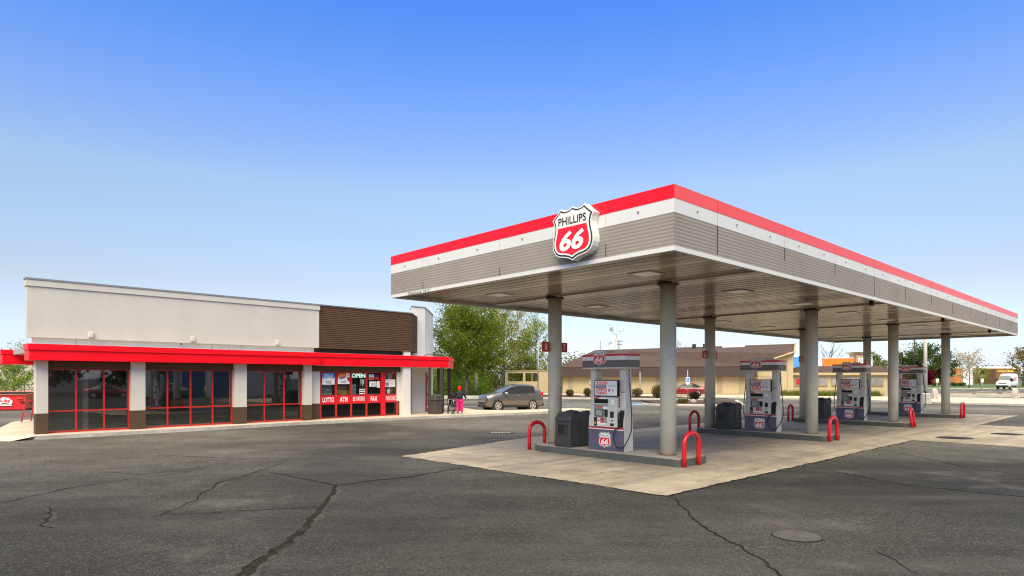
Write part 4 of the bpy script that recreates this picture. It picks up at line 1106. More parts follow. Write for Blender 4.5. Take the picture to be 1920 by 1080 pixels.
# stucco tower set across the corner
TW = [(17.2, 1.76), (18.15, 1.76), (21.2, 4.81), (20.55, 5.46), (18.1, 3.0)]
tw = part('corner_tower', MB().prism(TW, .1, 6.0), 'stucco_white', .01)
MB().prism([(17.17, 1.73), (18.17, 1.73), (21.25, 4.81), (20.55, 5.5), (18.07, 3.03)], 6.001, 6.06).build('cap_flashing', 'metal_cap', tw)
# brown posts under the entrance awning
for (x, y, r_) in [(-4.42, 33.95, .075), (-4.05, 35.2, .10), (-3.90, 35.4, .10), (-3.83, 34.45, .085), (-3.68, 37.2, .10)]:
    mb = MB(); mb.box(x - r_, x + r_, y - r_, y + r_, .1, 2.63); o = mb.build('post', 'brown_dark', shop)
    o.matrix_parent_inverse = (Matrix.Translation((*O_S, 0)) @ Matrix.Rotation(A_S, 4, 'Z')).inverted()
# doors: side door in the gap and the entrance on the tower's diagonal
dr = part('door', MB().box(16.2, 17.2, 2.02, 2.10, .13, 2.3), 'frame_red')
MB().box(16.3, 17.12, 2.0, 2.02, .9, 2.2).build('pane', 'dark_window', dr)
mb = MB(); mb.box(16.62, 17.05, 1.985, 2.0, 1.55, 2.15); mb.text("OPEN", (16.83, 1.985, 1.85), X3, Z3, .3, .12, 1, .02, 0, .003); mb.build('notice', ['sign_white', 'sign_black'], dr)
q = .7071
def dg(s_, o_): return (18.15 + s_ * q + o_ * q, 1.76 + s_ * q - o_ * q)
mb = MB(); mb.prism([dg(.25, .01), dg(1.35, .01), dg(1.35, .07), dg(.25, .07)], .13, 2.35); ed = part('door', mb, 'frame_red')
mb = MB(); mb.prism([dg(.38, .072), dg(1.22, .072), dg(1.22, .082), dg(.38, .082)], .35, 2.2); mb.build('pane', 'dark_window', ed)
mb = MB(); a_, b_ = dg(.42, .13), dg(.42, .13); mb.tube([(*dg(.42, .08), 1.0), (*dg(.42, .15), 1.02), (*dg(.42, .15), 1.3), (*dg(.42, .08), 1.32)], .014, 8); mb.build('handle', 'steel', ed)
mb = MB(); mb.prism([dg(1.5, .005), dg(2.4, .005), dg(2.4, .06), dg(1.5, .06)], .13, 2.35); part('door', mb, 'brown_dark')
# rear volume, roof, inside
mb = MB()
mb.box(1.55, 1.7, .5, 9, .05, 3.3); mb.box(1.55, 18.6, 9, 9.15, .05, 3.3); mb.box(18.45, 18.6, 3.0, 9, .05, 3.3); mb.box(15.86, 17.3, 2.1, 2.25, .05, 3.3)
part('rear_wall', mb, 'stucco_white')
part('interior_floor', MB().box(1.71, 18.4, .7, 8.59, .06, .128), 'interior_floor')
mb = MB(); mb.box(1.71, 18.44, 8.6, 8.7, .13, 2.8); mb.box(.46, 1.69, .62, .7, .13, 2.6); part('interior_wall', mb, 'interior_wall')
part('roof', MB().box(.3, 18.5, .5, 9.1, 3.0, 3.19), 'interior_ceiling')
part('ceiling', MB().box(1.71, 18.44, .58, 8.6, 2.8, 2.86), 'interior_ceiling')
def shelf_unit(u, v, n, label):
    t = thing('shelf_unit', label, 'shelf', SH(u, v, .13), A_S, 'shelving inside the shop')
    mb = MB(); mb.box(-.9, .9, -.02, .02, 0, 1.5); mb.build('back_panel', 'shelf', t)
    for z in (.1, .5, .9, 1.3):
        s_ = MB().box(-.9, .9, -.35, -.02, z, z + .03).build('shelf', 'shelf', t)
for u, v, l in ((2.4, 4.5, 'grey shelf unit inside the shop behind the leftmost window bay'), (5.4, 5.5, 'grey shelf unit inside the shop behind the second window bay'), (8.8, 4.8, 'grey shelf unit inside the shop behind the third window bay')):
    shelf_unit(u, v, 0, l)
# wall lights on the parapet, camera, signals
for k, u in enumerate((1.66, 5.10, 8.60)):
    t = part('wall_lamp', MB().box(u - .085, u + .085, -.10, -.02, 3.50, 3.69), 'stucco', .03)
    MB().box(u - .06, u + .06, -.125, -.10, 3.49, 3.60).build('lens', 'stucco', t, bevel=.015)
cm = part('security_camera', MB().cyl((4.66, .05, 3.42), (4.66, -.02, 3.40), .05, .05, 12), 'sign_white'); MB().cyl((4.66, -.02, 3.40), (4.66, -.10, 3.37), .035, .03, 10).build('camera_body', 'trim_black', cm)
mb = MB(); mb.tube([(17.8, 1.6, 3.22), (17.9, 1.2, 3.38), (18.6, .9, 3.34)], .02, 6); part('conduit', mb, 'trim_black')
mb = MB(); mb.box(18.0, 18.25, .3, .55, 2.585, 2.62); part('soffit_lamp', mb, 'lamp_diffuser')

# ------------------------------------------------------------------ waste bins by the entrance
def waste_bin(label, loc):
    t = thing('waste_bin', label, 'waste bin', loc, A_S, 'waste bins at the shop entrance')
    sq = lambda h_, z: [(-h_, -h_, z), (h_, -h_, z), (h_, h_, z), (-h_, h_, z)]
    mb = MB(); mb.loft([sq(.215, 0), sq(.255, .74)]); mb.build('body', 'bin_grey', t, bevel=.02)
    mb = MB(); mb.loft([sq(.285, .74), sq(.28, .80), sq(.235, 1.0), sq(.19, 1.04)]); ld = mb.build('lid', 'bin_grey', t, bevel=.02)
    MB().box(-.15, .15, -.262, -.245, .84, .94).build('flap', 'trim_black', ld)
mk('bin_grey', (.060, .054, .047), .6, var=.1, vs=4)
waste_bin('dark grey square waste bin between the brown posts of the shop entrance', (-4.05, 33.75, .13))
waste_bin('dark waste bin behind the push cart, farther from the shop than the other', (-3.30, 37.0, .05))

# ------------------------------------------------------------------ person with a push cart
person = thing('person', 'person in red knit hat, dark jacket and bright pink trousers pushing a cart', 'person', (-2.78, 33.75, .13), R(15)); person.scale = (.88, .88, .84)
def skin_mesh(name, J, E_, mat, parent, root=0, sub=2):
    me = bpy.data.meshes.new(name); me.from_pydata([j[0] for j in J], E_, [])
    me.materials.append(M[mat])
    o = bpy.data.objects.new(name, me); COL.objects.link(o); o.parent = parent
    sk = o.modifiers.new('skin', 'SKIN'); 
    if not me.skin_vertices: 
        bm = bmesh.new(); bm.from_mesh(me); bm.verts.layers.skin.verify(); bm.to_mesh(me); bm.free()
    for i, j in enumerate(J):
        r_ = j[1] if isinstance(j[1], tuple) else (j[1], j[1])
        me.skin_vertices[0].data[i].radius = r_; me.skin_vertices[0].data[i].use_root = (i == root)
    sk.use_smooth_shade = True
    s_ = o.modifiers.new('sub', 'SUBSURF'); s_.levels = sub; s_.render_levels = sub
    return o
# +y is away from the viewer (the person walks away, turned a little left); heights in metres
BJ = [((0, 0, .93), (.12, .10)), ((0, .02, 1.12), (.13, .095)), ((0, .04, 1.32), (.15, .10)), ((0, .05, 1.44), (.07, .06)), ((0, .07, 1.52), .05),
      ((0, .10, 1.60), (.075, .088)), ((0, .11, 1.68), (.068, .08)),
      ((-.10, 0, .90), .085), ((-.11, .07, .50), .058), ((-.11, .0, .10), .04), ((-.115, .11, .035), .035),
      ((.10, 0, .90), .085), ((.11, -.02, .50), .058), ((.11, -.10, .12), .04), ((.115, .0, .035), .035),
      ((-.19, .04, 1.38), .055), ((-.27, .10, 1.14), .042), ((-.25, .32, 1.00), .03), ((-.245, .39, .985), (.022, .036)),
      ((.19, .04, 1.38), .055), ((.31, .02, 1.14), .042), ((.39, .05, .95), .03), ((.405, .06, .88), (.022, .036))]
BE = [(0, 1), (1, 2), (2, 3), (3, 4), (4, 5), (5, 6), (0, 7), (7, 8), (8, 9), (9, 10), (0, 11), (11, 12), (12, 13), (13, 14), (2, 15), (15, 16), (16, 17), (17, 18), (2, 19), (19, 20), (20, 21), (21, 22)]
for base, fs in ((18, [((.02, .05, 0), (.02, .075, -.03)), ((.007, .06, .0), (.007, .085, -.035)), ((-.008, .057, 0), (-.008, .08, -.035)), ((-.022, .05, 0), (-.022, .068, -.03)), ((.035, .015, .01), (.045, .04, .0))]),
                 (22, [((.0, .03, -.05), (-.01, .032, -.085)), ((.004, .01, -.06), (-.006, .012, -.10)), ((.004, -.008, -.06), (-.006, -.008, -.095)), ((.002, -.026, -.05), (-.006, -.026, -.08)), ((-.01, .045, -.02), (-.018, .06, -.045))])):
    p0 = Vector(BJ[base][0])
    for a, b in fs:
        i = len(BJ); BJ.append((tuple(p0 + Vector(a)), .009)); BJ.append((tuple(p0 + Vector(b)), .0075)); BE += [(base, i), (i, i + 1)]
skin_mesh('body', BJ, BE, 'skin', person)
JJ = [((0, 0, .83), (.225, .17)), ((0, .02, 1.10), (.205, .16)), ((0, .04, 1.33), (.215, .14)), ((0, .05, 1.45), (.10, .085)),
      ((-.20, .04, 1.37), .085), ((-.285, .10, 1.13), .068), ((-.255, .30, 1.01), .05), ((.20, .04, 1.37), .085), ((.325, .02, 1.13), .068), ((.395, .05, .96), .05)]
skin_mesh('jacket', JJ, [(0, 1), (1, 2), (2, 3), (2, 4), (4, 5), (5, 6), (2, 7), (7, 8), (8, 9)], 'jacket', person)
TJ = [((0, 0, .93), (.15, .12)), ((-.10, .0, .86), .115), ((-.115, .06, .50), .088), ((-.115, .0, .10), .08), ((.10, .0, .86), .115), ((.115, -.02, .50), .088), ((.115, -.09, .12), .08)]
skin_mesh('trousers', TJ, [(0, 1), (1, 2), (2, 3), (0, 4), (4, 5), (5, 6)], 'trousers_pink', person)
mb = MB(); mb.ball((0, .10, 1.655), .115, .125, .125, 14, 8, 0, .06, random.Random(2)); mb.ball((.01, .04, 1.56), .10, .085, .09, 12, 6, 0, .08, random.Random(3)); mb.build('knit_hat', 'hair_red', person)
mb = MB(); mb.ball((0, .195, 1.60), .012, .03, .016, 8, 6); mb.ball((-.03, .178, 1.625), .013, .01, .009, 8, 6, 1); mb.ball((.03, .178, 1.625), .013, .01, .009, 8, 6, 1); mb.ball((0, .182, 1.56), .024, .008, .007, 8, 6, 2); mb.build('face', ['skin', 'sign_black', 'sign_maroon'], person)
for x, y in ((-.115, .05), (.115, -.05)):
    mb = MB(); mb.ball((x, y, .035), .048, .14, .045, 12, 6); mb.build('shoe', 'shoe', person)

cart = thing('push_cart', 'small grey wheeled push cart with upright handles in front of the person', 'cart', (-3.16, 34.0, .13), R(35)); cart.scale = (.78, .78, .74)
mb = MB()
for s in (-.2, .2):
    mb.tube([(s, .30, .10), (s, .10, .45), (s, -.22, .92), (s, -.34, 1.0)], .017, 8); mb.tube([(s, -.25, .10), (s, .10, .45)], .015, 8); mb.tube([(s, .12, .45), (s, .30, .75), (s, .28, 1.05)], .015, 8)
mb.tube([(-.2, -.34, 1.0), (.2, -.34, 1.0)], .018, 8); mb.tube([(-.2, .28, 1.05), (.2, .28, 1.05)], .015, 8); mb.tube([(-.2, .3, .1), (.2, .3, .1)], .012, 6); mb.tube([(-.2, -.25, .1), (.2, -.25, .1)], .012, 6)
mb.build('frame', 'galv', cart)
mb = MB(); mb.loft([[(-.19, -.2, .30), (.19, -.2, .30), (.19, .2, .30), (-.19, .2, .30)], [(-.21, -.26, .52), (.21, -.26, .52), (.21, .26, .52), (-.21, .26, .52)]]); mb.build('basket', 'cart_grey', cart)
mb = MB(); mb.box(-.17, .17, -.16, .20, .525, .62); mb.build('load', 'jacket', cart, bevel=.03)
for x, y in ((-.23, .30), (.23, .30), (-.23, -.25), (.23, -.25)):
    w_ = MB().cyl((x - .018, y, .10), (x + .018, y, .10), .10, .10, 20).build('wheel', 'rubber', cart); MB().cyl((x - .021, y, .10), (x + .021, y, .10), .05, .05, 14).build('hub', 'galv', w_)

# ------------------------------------------------------------------ vehicles
def vehicle(name, label, cat, loc, rot, sc, st, iw, paint, wx, wr, wy, glass=('car_glass', 'windshield'), mid=.62, side_i=None, lights=None, cladding='trim_black'):
    """st: stations front (+x) to rear: (x, z_bottom, z_shoulder, z_top, w_sill, w_shoulder, w_roof); iw = (windscreen i, rear glass i)"""
    t = thing(name, label, cat, loc, rot); t.scale = (sc, sc, sc)
    rings = []
    for (x, zb, zs, zt, ws, wb, wr_) in st:
        hgt = zt - zs
        half = [(0, zb), (ws * .9, zb), (ws, zb + .10), (max(ws, wb) * 1.0, zb + (zs - zb) * mid), (wb, zs), (wr_ + (wb - wr_) * .12, zt - max(.03, hgt * .13)), (wr_ * .78, zt - .01), (0, zt + .015)]
        ring = [(x, y, z) for y, z in half] + [(x, -y, z) for y, z in half[-2:0:-1]]
        rings.append(ring)
    n = len(rings[0]); body, gl, ws_ = MB(), MB(), MB()
    V = [p for r in rings for p in r]
    ia, ib = side_i
    for i in range(len(rings) - 1):
        for j in range(n):
            f = (i * n + j, i * n + (j + 1) % n, (i + 1) * n + (j + 1) % n, (i + 1) * n + j)
            dst = body
            if j in (4, 9) and ia <= i < ib: dst = gl
            if j in (5, 6, 7, 8) and i == iw[0]: dst = ws_
            if j in (5, 6, 7, 8) and i == iw[1]: dst = gl
            dst.f.append(f); dst.m.append(0); dst.sm.append(True)
    for dst in (body, gl, ws_): dst.v = list(V)
    for e in (0, len(rings) - 1):
        f = tuple(e * n + j for j in range(n)); body.f.append(f[::-1] if e == 0 else f); body.m.append(0); body.sm.append(False)
    def fin(mb, nm, m):
        o = mb.build(nm, m, t); bm = bmesh.new(); bm.from_mesh(o.data)
        bmesh.ops.delete(bm, geom=[v for v in bm.verts if not v.link_faces], context='VERTS')
        bmesh.ops.recalc_face_normals(bm, faces=bm.faces); bm.to_mesh(o.data); bm.free(); return o
    bo = fin(body, 'body', paint); fin(gl, 'side_windows', glass[0]); fin(ws_, 'windshield', glass[1])
    for x in wx:
        for s in (-1, 1):
            y1 = s * (wy + .012)
            MB().cyl((x, s * (wy - .25), wr), (x, s * (wy + .004), wr), wr * 1.17, wr * 1.17, 32).build('wheel_arch', cladding, t)
            w_ = MB()
            w_.tube([(x, s * (wy - .22), wr), (x, s * (wy - .20), wr), (x, s * (wy - .02), wr), (x, y1 + s * .012, wr)], [wr * .92, wr, wr, wr * .93], 32)
            wo = w_.build('wheel', 'rubber', t)
            r_ = MB(); r_.cyl((x, y1, wr), (x, y1 + s * .016, wr), wr * .66, wr * .64, 28, 0)
            for k in range(5):
                a = 2 * math.pi * k / 5 + .5; c_ = Vector((x + wr * .40 * math.cos(a), y1 + s * .0165, wr + wr * .40 * math.sin(a)))
                r_.cyl(c_, c_ + Vector((0, s * .003, 0)), wr * .135, wr * .13, 10, 1)
            r_.cyl((x, y1 + s * .016, wr), (x, y1 + s * .026, wr), wr * .12, wr * .10, 14, 0)
            r_.build('rim', ['alloy', 'trim_black'], wo)
    return t, bo
def box_part(t, name, m, *b, bevel=.01, mirror=False):
    for s in ((1, -1) if mirror else (1,)):
        y0, y1 = sorted((s * b[2], s * b[3])); MB().box(b[0], b[1], y0, y1, b[4], b[5]).build(name, m, t, bevel=bevel)
SUV = [(2.33, .42, .68, .84, .60, .62, .54), (2.28, .36, .86, 1.00, .80, .82, .72), (2.10, .31, 1.00, 1.10, .91, .91, .81), (1.60, .30, 1.07, 1.17, .95, .94, .83), (1.08, .30, 1.11, 1.23, .955, .95, .83),
       (.68, .30, 1.13, 1.46, .955, .95, .76), (.36, .30, 1.14, 1.63, .955, .95, .70), (-.30, .30, 1.16, 1.71, .955, .95, .69), (-1.05, .30, 1.18, 1.71, .955, .95, .685), (-1.62, .30, 1.21, 1.65, .955, .94, .67),
       (-2.00, .31, 1.24, 1.55, .945, .92, .66), (-2.22, .36, 1.22, 1.28, .92, .89, .72), (-2.32, .42, 1.06, 1.10, .86, .84, .70), (-2.34, .46, .76, .79, .80, .80, .70)]
suv, sb_ = vehicle('parked_suv', 'grey brown five door SUV with silver wheels parked beyond the shop pavement', 'SUV', (-0.10, 39.4, 0), R(180 + 24), .9, SUV, (4, 10), 'suv_paint', (1.42, -1.40), .395, .945, side_i=(4, 9))
box_part(suv, 'lower_cladding', 'trim_black', -1.0, 1.0, .935, .968, .28, .40, mirror=True)
box_part(suv, 'bumper_trim', 'trim_black', 2.05, 2.345, -.72, .72, .30, .44); box_part(suv, 'bumper_trim', 'trim_black', -2.37, -2.1, -.85, .85, .34, .52)
for z in (.68, .79, .90): box_part(suv, 'grille_bar', 'chrome', 2.22, 2.36 - (z - .6) * .25, -.54, .54, z - .032, z + .032)
box_part(suv, 'grille', 'trim_black', 2.2, 2.335, -.58, .58, .46, .62)
box_part(suv, 'headlight', 'headlight', 1.96, 2.25, .60, .895, .87, 1.01, mirror=True, bevel=.03)
box_part(suv, 'turn_signal', 'amber', 1.86, 1.98, .88, .918, .92, .99, mirror=True)
box_part(suv, 'taillight', 'taillight', -2.30, -2.04, .70, .925, 1.0, 1.24, mirror=True, bevel=.03)
box_part(suv, 'mirror', 'chrome', .72, .92, .94, 1.16, 1.12, 1.26, mirror=True, bevel=.04)
box_part(suv, 'door_handle', 'chrome', -.32, -.14, .948, .975, 1.03, 1.06, mirror=True); box_part(suv, 'door_handle', 'chrome', -1.32, -1.14, .945, .972, 1.05, 1.08, mirror=True)
for x in (-.30, -1.22): box_part(suv, 'pillar', 'trim_black', x - .04, x + .04, .70, .71, 1.2, 1.58, mirror=True)
for s in (-1, 1): MB().tube([(.1, s * .58, 1.66), (-.3, s * .60, 1.73), (-1.4, s * .58, 1.70), (-1.6, s * .57, 1.63)], .018, 6).build('roof_rail', 'trim_black', suv)
suv.scale = (.82, .88, .95)
MB().tube([(-.2, 0, 1.68), (-.32, 0, 1.82)], [.03, .01], 6).build('antenna', 'trim_black', suv)
SED = [(2.44, .36, .52, .62, .62, .62, .5), (2.38, .28, .62, .72, .80, .80, .7), (2.1, .22, .74, .84, .90, .89, .78), (1.5, .20, .82, .93, .92, .91, .8), (.95, .20, .86, .97, .92, .91, .8),
       (.30, .20, .88, 1.30, .92, .91, .66), (-.1, .20, .90, 1.44, .92, .91, .60), (-.7, .20, .91, 1.47, .92, .91, .60), (-1.15, .20, .93, 1.38, .92, .90, .62), (-1.75, .21, .98, 1.08, .91, .88, .74),
       (-2.2, .26, .96, 1.04, .88, .85, .72), (-2.42, .36, .84, .90, .82, .80, .66), (-2.45, .42, .62, .64, .76, .76, .6)]
sed, _ = vehicle('parked_car', 'red four door car parked along the brown-roofed building, behind the blue handicap sign', 'car', (18.96, 69.5, .1), R(180 - 14), .96, SED, (4, 8), 'car_red', (1.45, -1.42), .335, .91, side_i=(4, 9))
box_part(sed, 'window_trim', 'chrome', -1.5, .6, .905, .922, .885, .91, mirror=True); box_part(sed, 'taillight', 'taillight', -2.43, -2.1, .6, .87, .74, .90, mirror=True, bevel=.03)
box_part(sed, 'headlight', 'headlight', 2.05, 2.33, .55, .88, .62, .74, mirror=True, bevel=.03); box_part(sed, 'mirror', 'car_red', .5, .68, .92, 1.08, .92, 1.02, mirror=True, bevel=.03)
box_part(sed, 'door_handle', 'chrome', -.25, -.08, .915, .935, .78, .81, mirror=True); box_part(sed, 'bumper', 'car_red', -2.49, -2.2, -.8, .8, .38, .60, bevel=.05)
box_part(sed, 'sill', 'trim_black', -1.05, 1.05, .90, .925, .18, .27, mirror=True); box_part(sed, 'pillar', 'car_red', -.12, .0, .735, .75, .95, 1.40, mirror=True)
VAN = [(2.75, .45, .75, .85, .80, .82, .7), (2.68, .38, 1.0, 1.1, .95, .95, .85), (2.35, .34, 1.22, 1.34, 1.0, .99, .88), (1.85, .34, 1.35, 1.50, 1.01, 1.0, .88), (1.05, .34, 1.42, 2.35, 1.01, 1.0, .80),
       (.55, .34, 1.45, 2.66, 1.01, 1.0, .84), (-.2, .34, 1.45, 2.74, 1.01, 1.0, .86), (-2.7, .34, 1.45, 2.74, 1.01, 1.0, .86), (-2.78, .40, 1.45, 2.66, .99, .98, .84)]
van, _ = vehicle('white_van', 'white high-roofed delivery van with red writing on its side at the right edge', 'van', (89.10, 114, .12), R(-90 - 52), 1.0, VAN, (3, 99), 'white_paint', (1.75, -1.75), .36, 1.0, side_i=(3, 4))
box_part(van, 'bumper', 'trim_black', 2.45, 2.79, -.92, .92, .36, .68, bevel=.05); box_part(van, 'grille', 'trim_black', 2.6, 2.735, -.55, .55, .80, 1.06, bevel=.02)
box_part(van, 'headlight', 'headlight', 2.25, 2.66, .62, .97, .95, 1.14, mirror=True, bevel=.04); box_part(van, 'mirror', 'trim_black', 1.35, 1.55, 1.02, 1.30, 1.35, 1.75, mirror=True, bevel=.04)
box_part(van, 'side_window', 'car_glass', .75, 1.5, .985, 1.016, 1.45, 1.95, mirror=True, bevel=.01); box_part(van, 'sill', 'trim_black', -1.2, 1.2, .99, 1.022, .34, .60, mirror=True)
for s in (-1, 1):
    mb = MB(); mb.text("Swift", (-.7, s * 1.012, 1.95), (-s, 0, 0), (0, 0, 1), 1.9, .62, 0, .01, .3, .006); mb.text("DELIVERY", (-.7, s * 1.012, 1.50), (-s, 0, 0), (0, 0, 1), 1.7, .16, 0, .01, 0, .006)
    mb.build('side_lettering', 'sign_red', van)

# ------------------------------------------------------------------ plants
def tree(name, label, x, y, H, W, cb, leaf, nleaf, ls, tr, seed, group=None, bark='bark', cat='tree', spread=1.0, flat=1.0, lean=0, top_bias=.5, z0=0):
    rd = random.Random(seed)
    t = thing(name, label, cat, (x, y, z0), rd.uniform(0, 6), group)
    wood, lv = MB(), MB()
    tp = []; px_, py_ = 0, 0
    for i in range(7):
        f = i / 6; tp.append(Vector((px_, py_, H * .88 * f))); px_ += rd.uniform(-1, 1) * H * .012 + lean * H * .02; py_ += rd.uniform(-1, 1) * H * .012
    wood.tube(tp, [tr * (1 - .85 * (i / 6) ** .8) for i in range(7)], 8)
    def trunk_at(z):
        f = max(0, min(.999, z / (H * .88))) * 6; i = int(f); return tp[i].lerp(tp[i + 1], f - i)
    tips = []
    nl = 16
    for k in range(nl):
        zb = cb * .75 + (H * .80 - cb * .75) * (k / nl) ** .9; p = trunk_at(zb); az = k * 2.4 + rd.uniform(-.4, .4)
        fr = (zb - cb * .6) / (H - cb * .6)
        prof = max(.25, math.sin(math.pi * min(1, .18 + fr * .75)) ** .7)
        ln = W / 2 * prof * rd.uniform(.8, 1.08) * spread; el = R(18 + 42 * fr + rd.uniform(-8, 12))
        dirv = Vector((math.cos(az) * math.cos(el), math.sin(az) * math.cos(el), math.sin(el)))
        pts = [p]
        for q in range(1, 5):
            dirv = (dirv + Vector((rd.uniform(-.15, .15), rd.uniform(-.15, .15), rd.uniform(-.02, .14)))).normalized(); pts.append(pts[-1] + dirv * ln / 4)
        r0 = tr * .36 * (1 - .6 * fr); wood.tube(pts, [r0 * (1 - .2 * q) for q in range(5)], 5, caps=False)
        for q in range(1, 5):
            for b in range(3):
                d2 = (dirv + Vector((rd.uniform(-1, 1), rd.uniform(-1, 1), rd.uniform(-.35, .8))) * .9).normalized(); l2 = ln * rd.uniform(.22, .45)
                e = pts[q] + d2 * l2; wood.tube([pts[q], pts[q].lerp(e, .5) + Vector((0, 0, .04 * l2)), e], [r0 * .35, r0 * .22, r0 * .08], 4, caps=False)
                tips.append((e, l2, q)); tips.append((pts[q].lerp(e, .55), l2 * .8, q))
        tips.append((pts[-1], ln * .3, 4))
    topp = tp[-1]
    for b in range(8):
        e = topp + Vector((rd.uniform(-1, 1) * W * .14, rd.uniform(-1, 1) * W * .14, rd.uniform(.03, .12) * H)); wood.tube([topp, e], [tr * .12, tr * .03], 4, caps=False); tips.append((e, W * .10, 4)); tips.append((topp.lerp(e, .5), W * .1, 4))
    wood.build('trunk', bark, t)
    wts = [rd.uniform(.15, 1.4) for _ in tips]; tot = sum(wts)
    for (e, l2, q), wgt in zip(tips, wts):
        for _ in range(max(1, int(nleaf * wgt / tot))):
            s_ = max(.18, l2 * .42); c = e + Vector((rd.gauss(0, s_), rd.gauss(0, s_), rd.gauss(0, s_ * .75) * flat))
            a = Vector((rd.gauss(0, 1), rd.gauss(0, 1), rd.gauss(0, .7))).normalized(); b_ = a.orthogonal().normalized(); b_ = Quaternion(a, rd.uniform(0, 6.28)) @ b_; c_ = a.cross(b_); z = ls * rd.uniform(.6, 1.3)
            lv.quad(c - b_ * z * .5, c + c_ * z * .36, c + b_ * z * .5, c - c_ * z * .36)
    lv.build('crown', leaf, t)
    return t
def leafcloud(mb, rd, c, r, n, ls, low=False):
    for _ in range(n):
        u = Vector((rd.gauss(0, 1), rd.gauss(0, 1), rd.gauss(0, 1))).normalized() * (rd.uniform(.55, 1.0)); p = Vector((c[0] + u.x * r[0], c[1] + u.y * r[1], c[2] + u.z * r[2]))
        if p.z < .02: p.z = abs(p.z) * .5 + .02
        a = (u + Vector((rd.gauss(0, .6), rd.gauss(0, .6), rd.gauss(0, .6)))).normalized(); b_ = a.orthogonal().normalized(); b_ = Quaternion(a, rd.uniform(0, 6.28)) @ b_; c_ = a.cross(b_); z = ls * rd.uniform(.6, 1.3)
        mb.quad(p - b_ * z * .5, p + c_ * z * .36, p + b_ * z * .5, p - c_ * z * .36)
    return mb
def shrub(name, label, x, y, w, h, leaf, n, ls, seed, group=None, z0=.09):
    rd = random.Random(seed); t = thing(name, label, 'shrub', (x, y, z0), 0, group)
    mb = MB()
    for k in range(5):
        c = (rd.uniform(-.22, .22) * w, rd.uniform(-.22, .22) * w, h * rd.uniform(.42, .58)); leafcloud(mb, rd, c, (w * .34, w * .34, h * .46), n // 5, ls)
    mb.build('foliage', leaf, t)
    st = MB()
    for k in range(5): st.tube([(0, 0, 0), (rd.uniform(-.3, .3) * w, rd.uniform(-.3, .3) * w, h * .7)], [.03, .01], 4)
    st.build('stem', 'bark', t)
tree('leafy_tree', 'big rounded olive green tree with a dark trunk beside the shop entrance', -4.46, 63, 8.3, 8.6, 1.9, 'leaf_spring', 25000, .165, .26, 11)
tree('leafy_tree', 'tall thin-leaved tree rising behind the big rounded tree by the shop', -6.36, 74, 10.21, 6.4, 4.0, 'leaf_oak', 7500, .19, .22, 12)
tree('leafy_tree', 'yellow green bushy tree between the big rounded tree and the tall spreading one', -3.71, 80, 8.99, 6.5, 2.5, 'leaf_spring', 15000, .18, .2, 13)
tree('spreading_tree', 'tall spreading tree with its limbs showing through thin yellow green leaves', -1.26, 88, 11.68, 8.2, 4.2, 'leaf_yellow', 9500, .18, .26, 14)
tree('slender_tree', 'slender bright green tree just left of the column with number 8', 3.49, 90, 10.62, 6.2, 3.0, 'leaf_bright', 4200, .19, .16, 15)
tree('slender_tree', 'low thin tree behind the beige enclosure wall', 1.19, 94, 7.51, 7.0, 2.0, 'leaf_yellow', 5500, .22, .14, 16)
tree('small_tree', 'small yellow green tree behind the red dumpster', -45.52, 58, 3.75, 4.6, .9, 'leaf_bright', 7000, .12, .10, 17, bark='bark_grey')
tree('small_tree', 'yellow green young tree at the left edge, nearer than the one behind the dumpster', -43.00, 52, 3.0, 4.2, .5, 'leaf_bright', 4500, .12, .08, 27, bark='bark_grey')
st_ = thing('tree_stump', 'bare grey trunk stub standing beside the big rounded tree', 'tree stump', (-3.95, 70, 0)); MB().tube([(0, 0, 0), (.03, 0, 1.2), (0, .05, 2.6)], [.22, .19, .16], 10).build('trunk', 'bark_grey', st_)
rd = random.Random(5); mb = MB()
for k in range(60):
    x = rd.uniform(-12, -3.2); y = rd.uniform(71, 82); h_ = rd.uniform(1.2, 3.6); leafcloud(mb, rd, (x, y, h_ * .5), (1.1, 1.0, h_ * .55), 200, .22)
o = mb.build('undergrowth', 'leaf_under'); tag(o, 'tangle of bright green undergrowth below the trees beside the shop', 'undergrowth', kind='stuff')
rd = random.Random(6); mb = MB()
for k in range(100):
    x = rd.uniform(-14, 16); y = rd.uniform(90, 108); h_ = rd.uniform(3.0, 6.5); leafcloud(mb, rd, (x, y, h_ * .5), (1.9, 1.8, h_ * .55), 150, .30)
o = mb.build('distant_wood', 'leaf_oak'); tag(o, 'low olive green wood behind the beige enclosure', 'wood', kind='stuff')
rd = random.Random(7); mb = MB()
for k in range(230):
    x = rd.uniform(-60, 520); y = 430 + rd.uniform(-25, 25); h_ = rd.uniform(6, 13); leafcloud(mb, rd, (x, y, h_ * .45), (6, 5, h_ * .55), 60, 1.5)
o = mb.build('distant_tree_line', 'leaf_dark'); tag(o, 'far line of trees along the horizon at the right', 'wood', kind='stuff')
tree('bare_tree', 'leafless tree rising behind the white wall left of the orange sign wall', 70.15, 140, 8.54, 8.5, 2.0, 'bark_leaf', 260, .12, .28, 21, bark='bark', spread=1.15)
tree('bare_tree', 'leafless tree behind the brown roof, beside the two black roof vents', 33.37, 125, 9.74, 5.0, 2.0, 'bark_leaf', 200, .12, .2, 22, bark='bark_grey')
tree('roadside_tree', 'rounded yellow green tree between the last rear column and the third front column', 86.15, 150, 7.74, 4.6, 1.5, 'leaf_spring', 1500, .34, .2, 23)
tree('roadside_tree', 'orange tinged low tree in front of the orange brick building', 91.12, 155, 6.36, 4.2, 1.4, 'leaf_amber', 1300, .30, .16, 24)
tree('dark_tree', 'dense dark green tree behind the tall pale light pole', 120.90, 185, 10.32, 10.5, 2.5, 'leaf_dark', 4200, .5, .3, 25)
tree('dark_tree', 'lower dark green tree left of the tall pale light pole', 115.76, 185, 7.82, 9.0, 1.5, 'leaf_dark', 2600, .5, .3, 26, group=None)
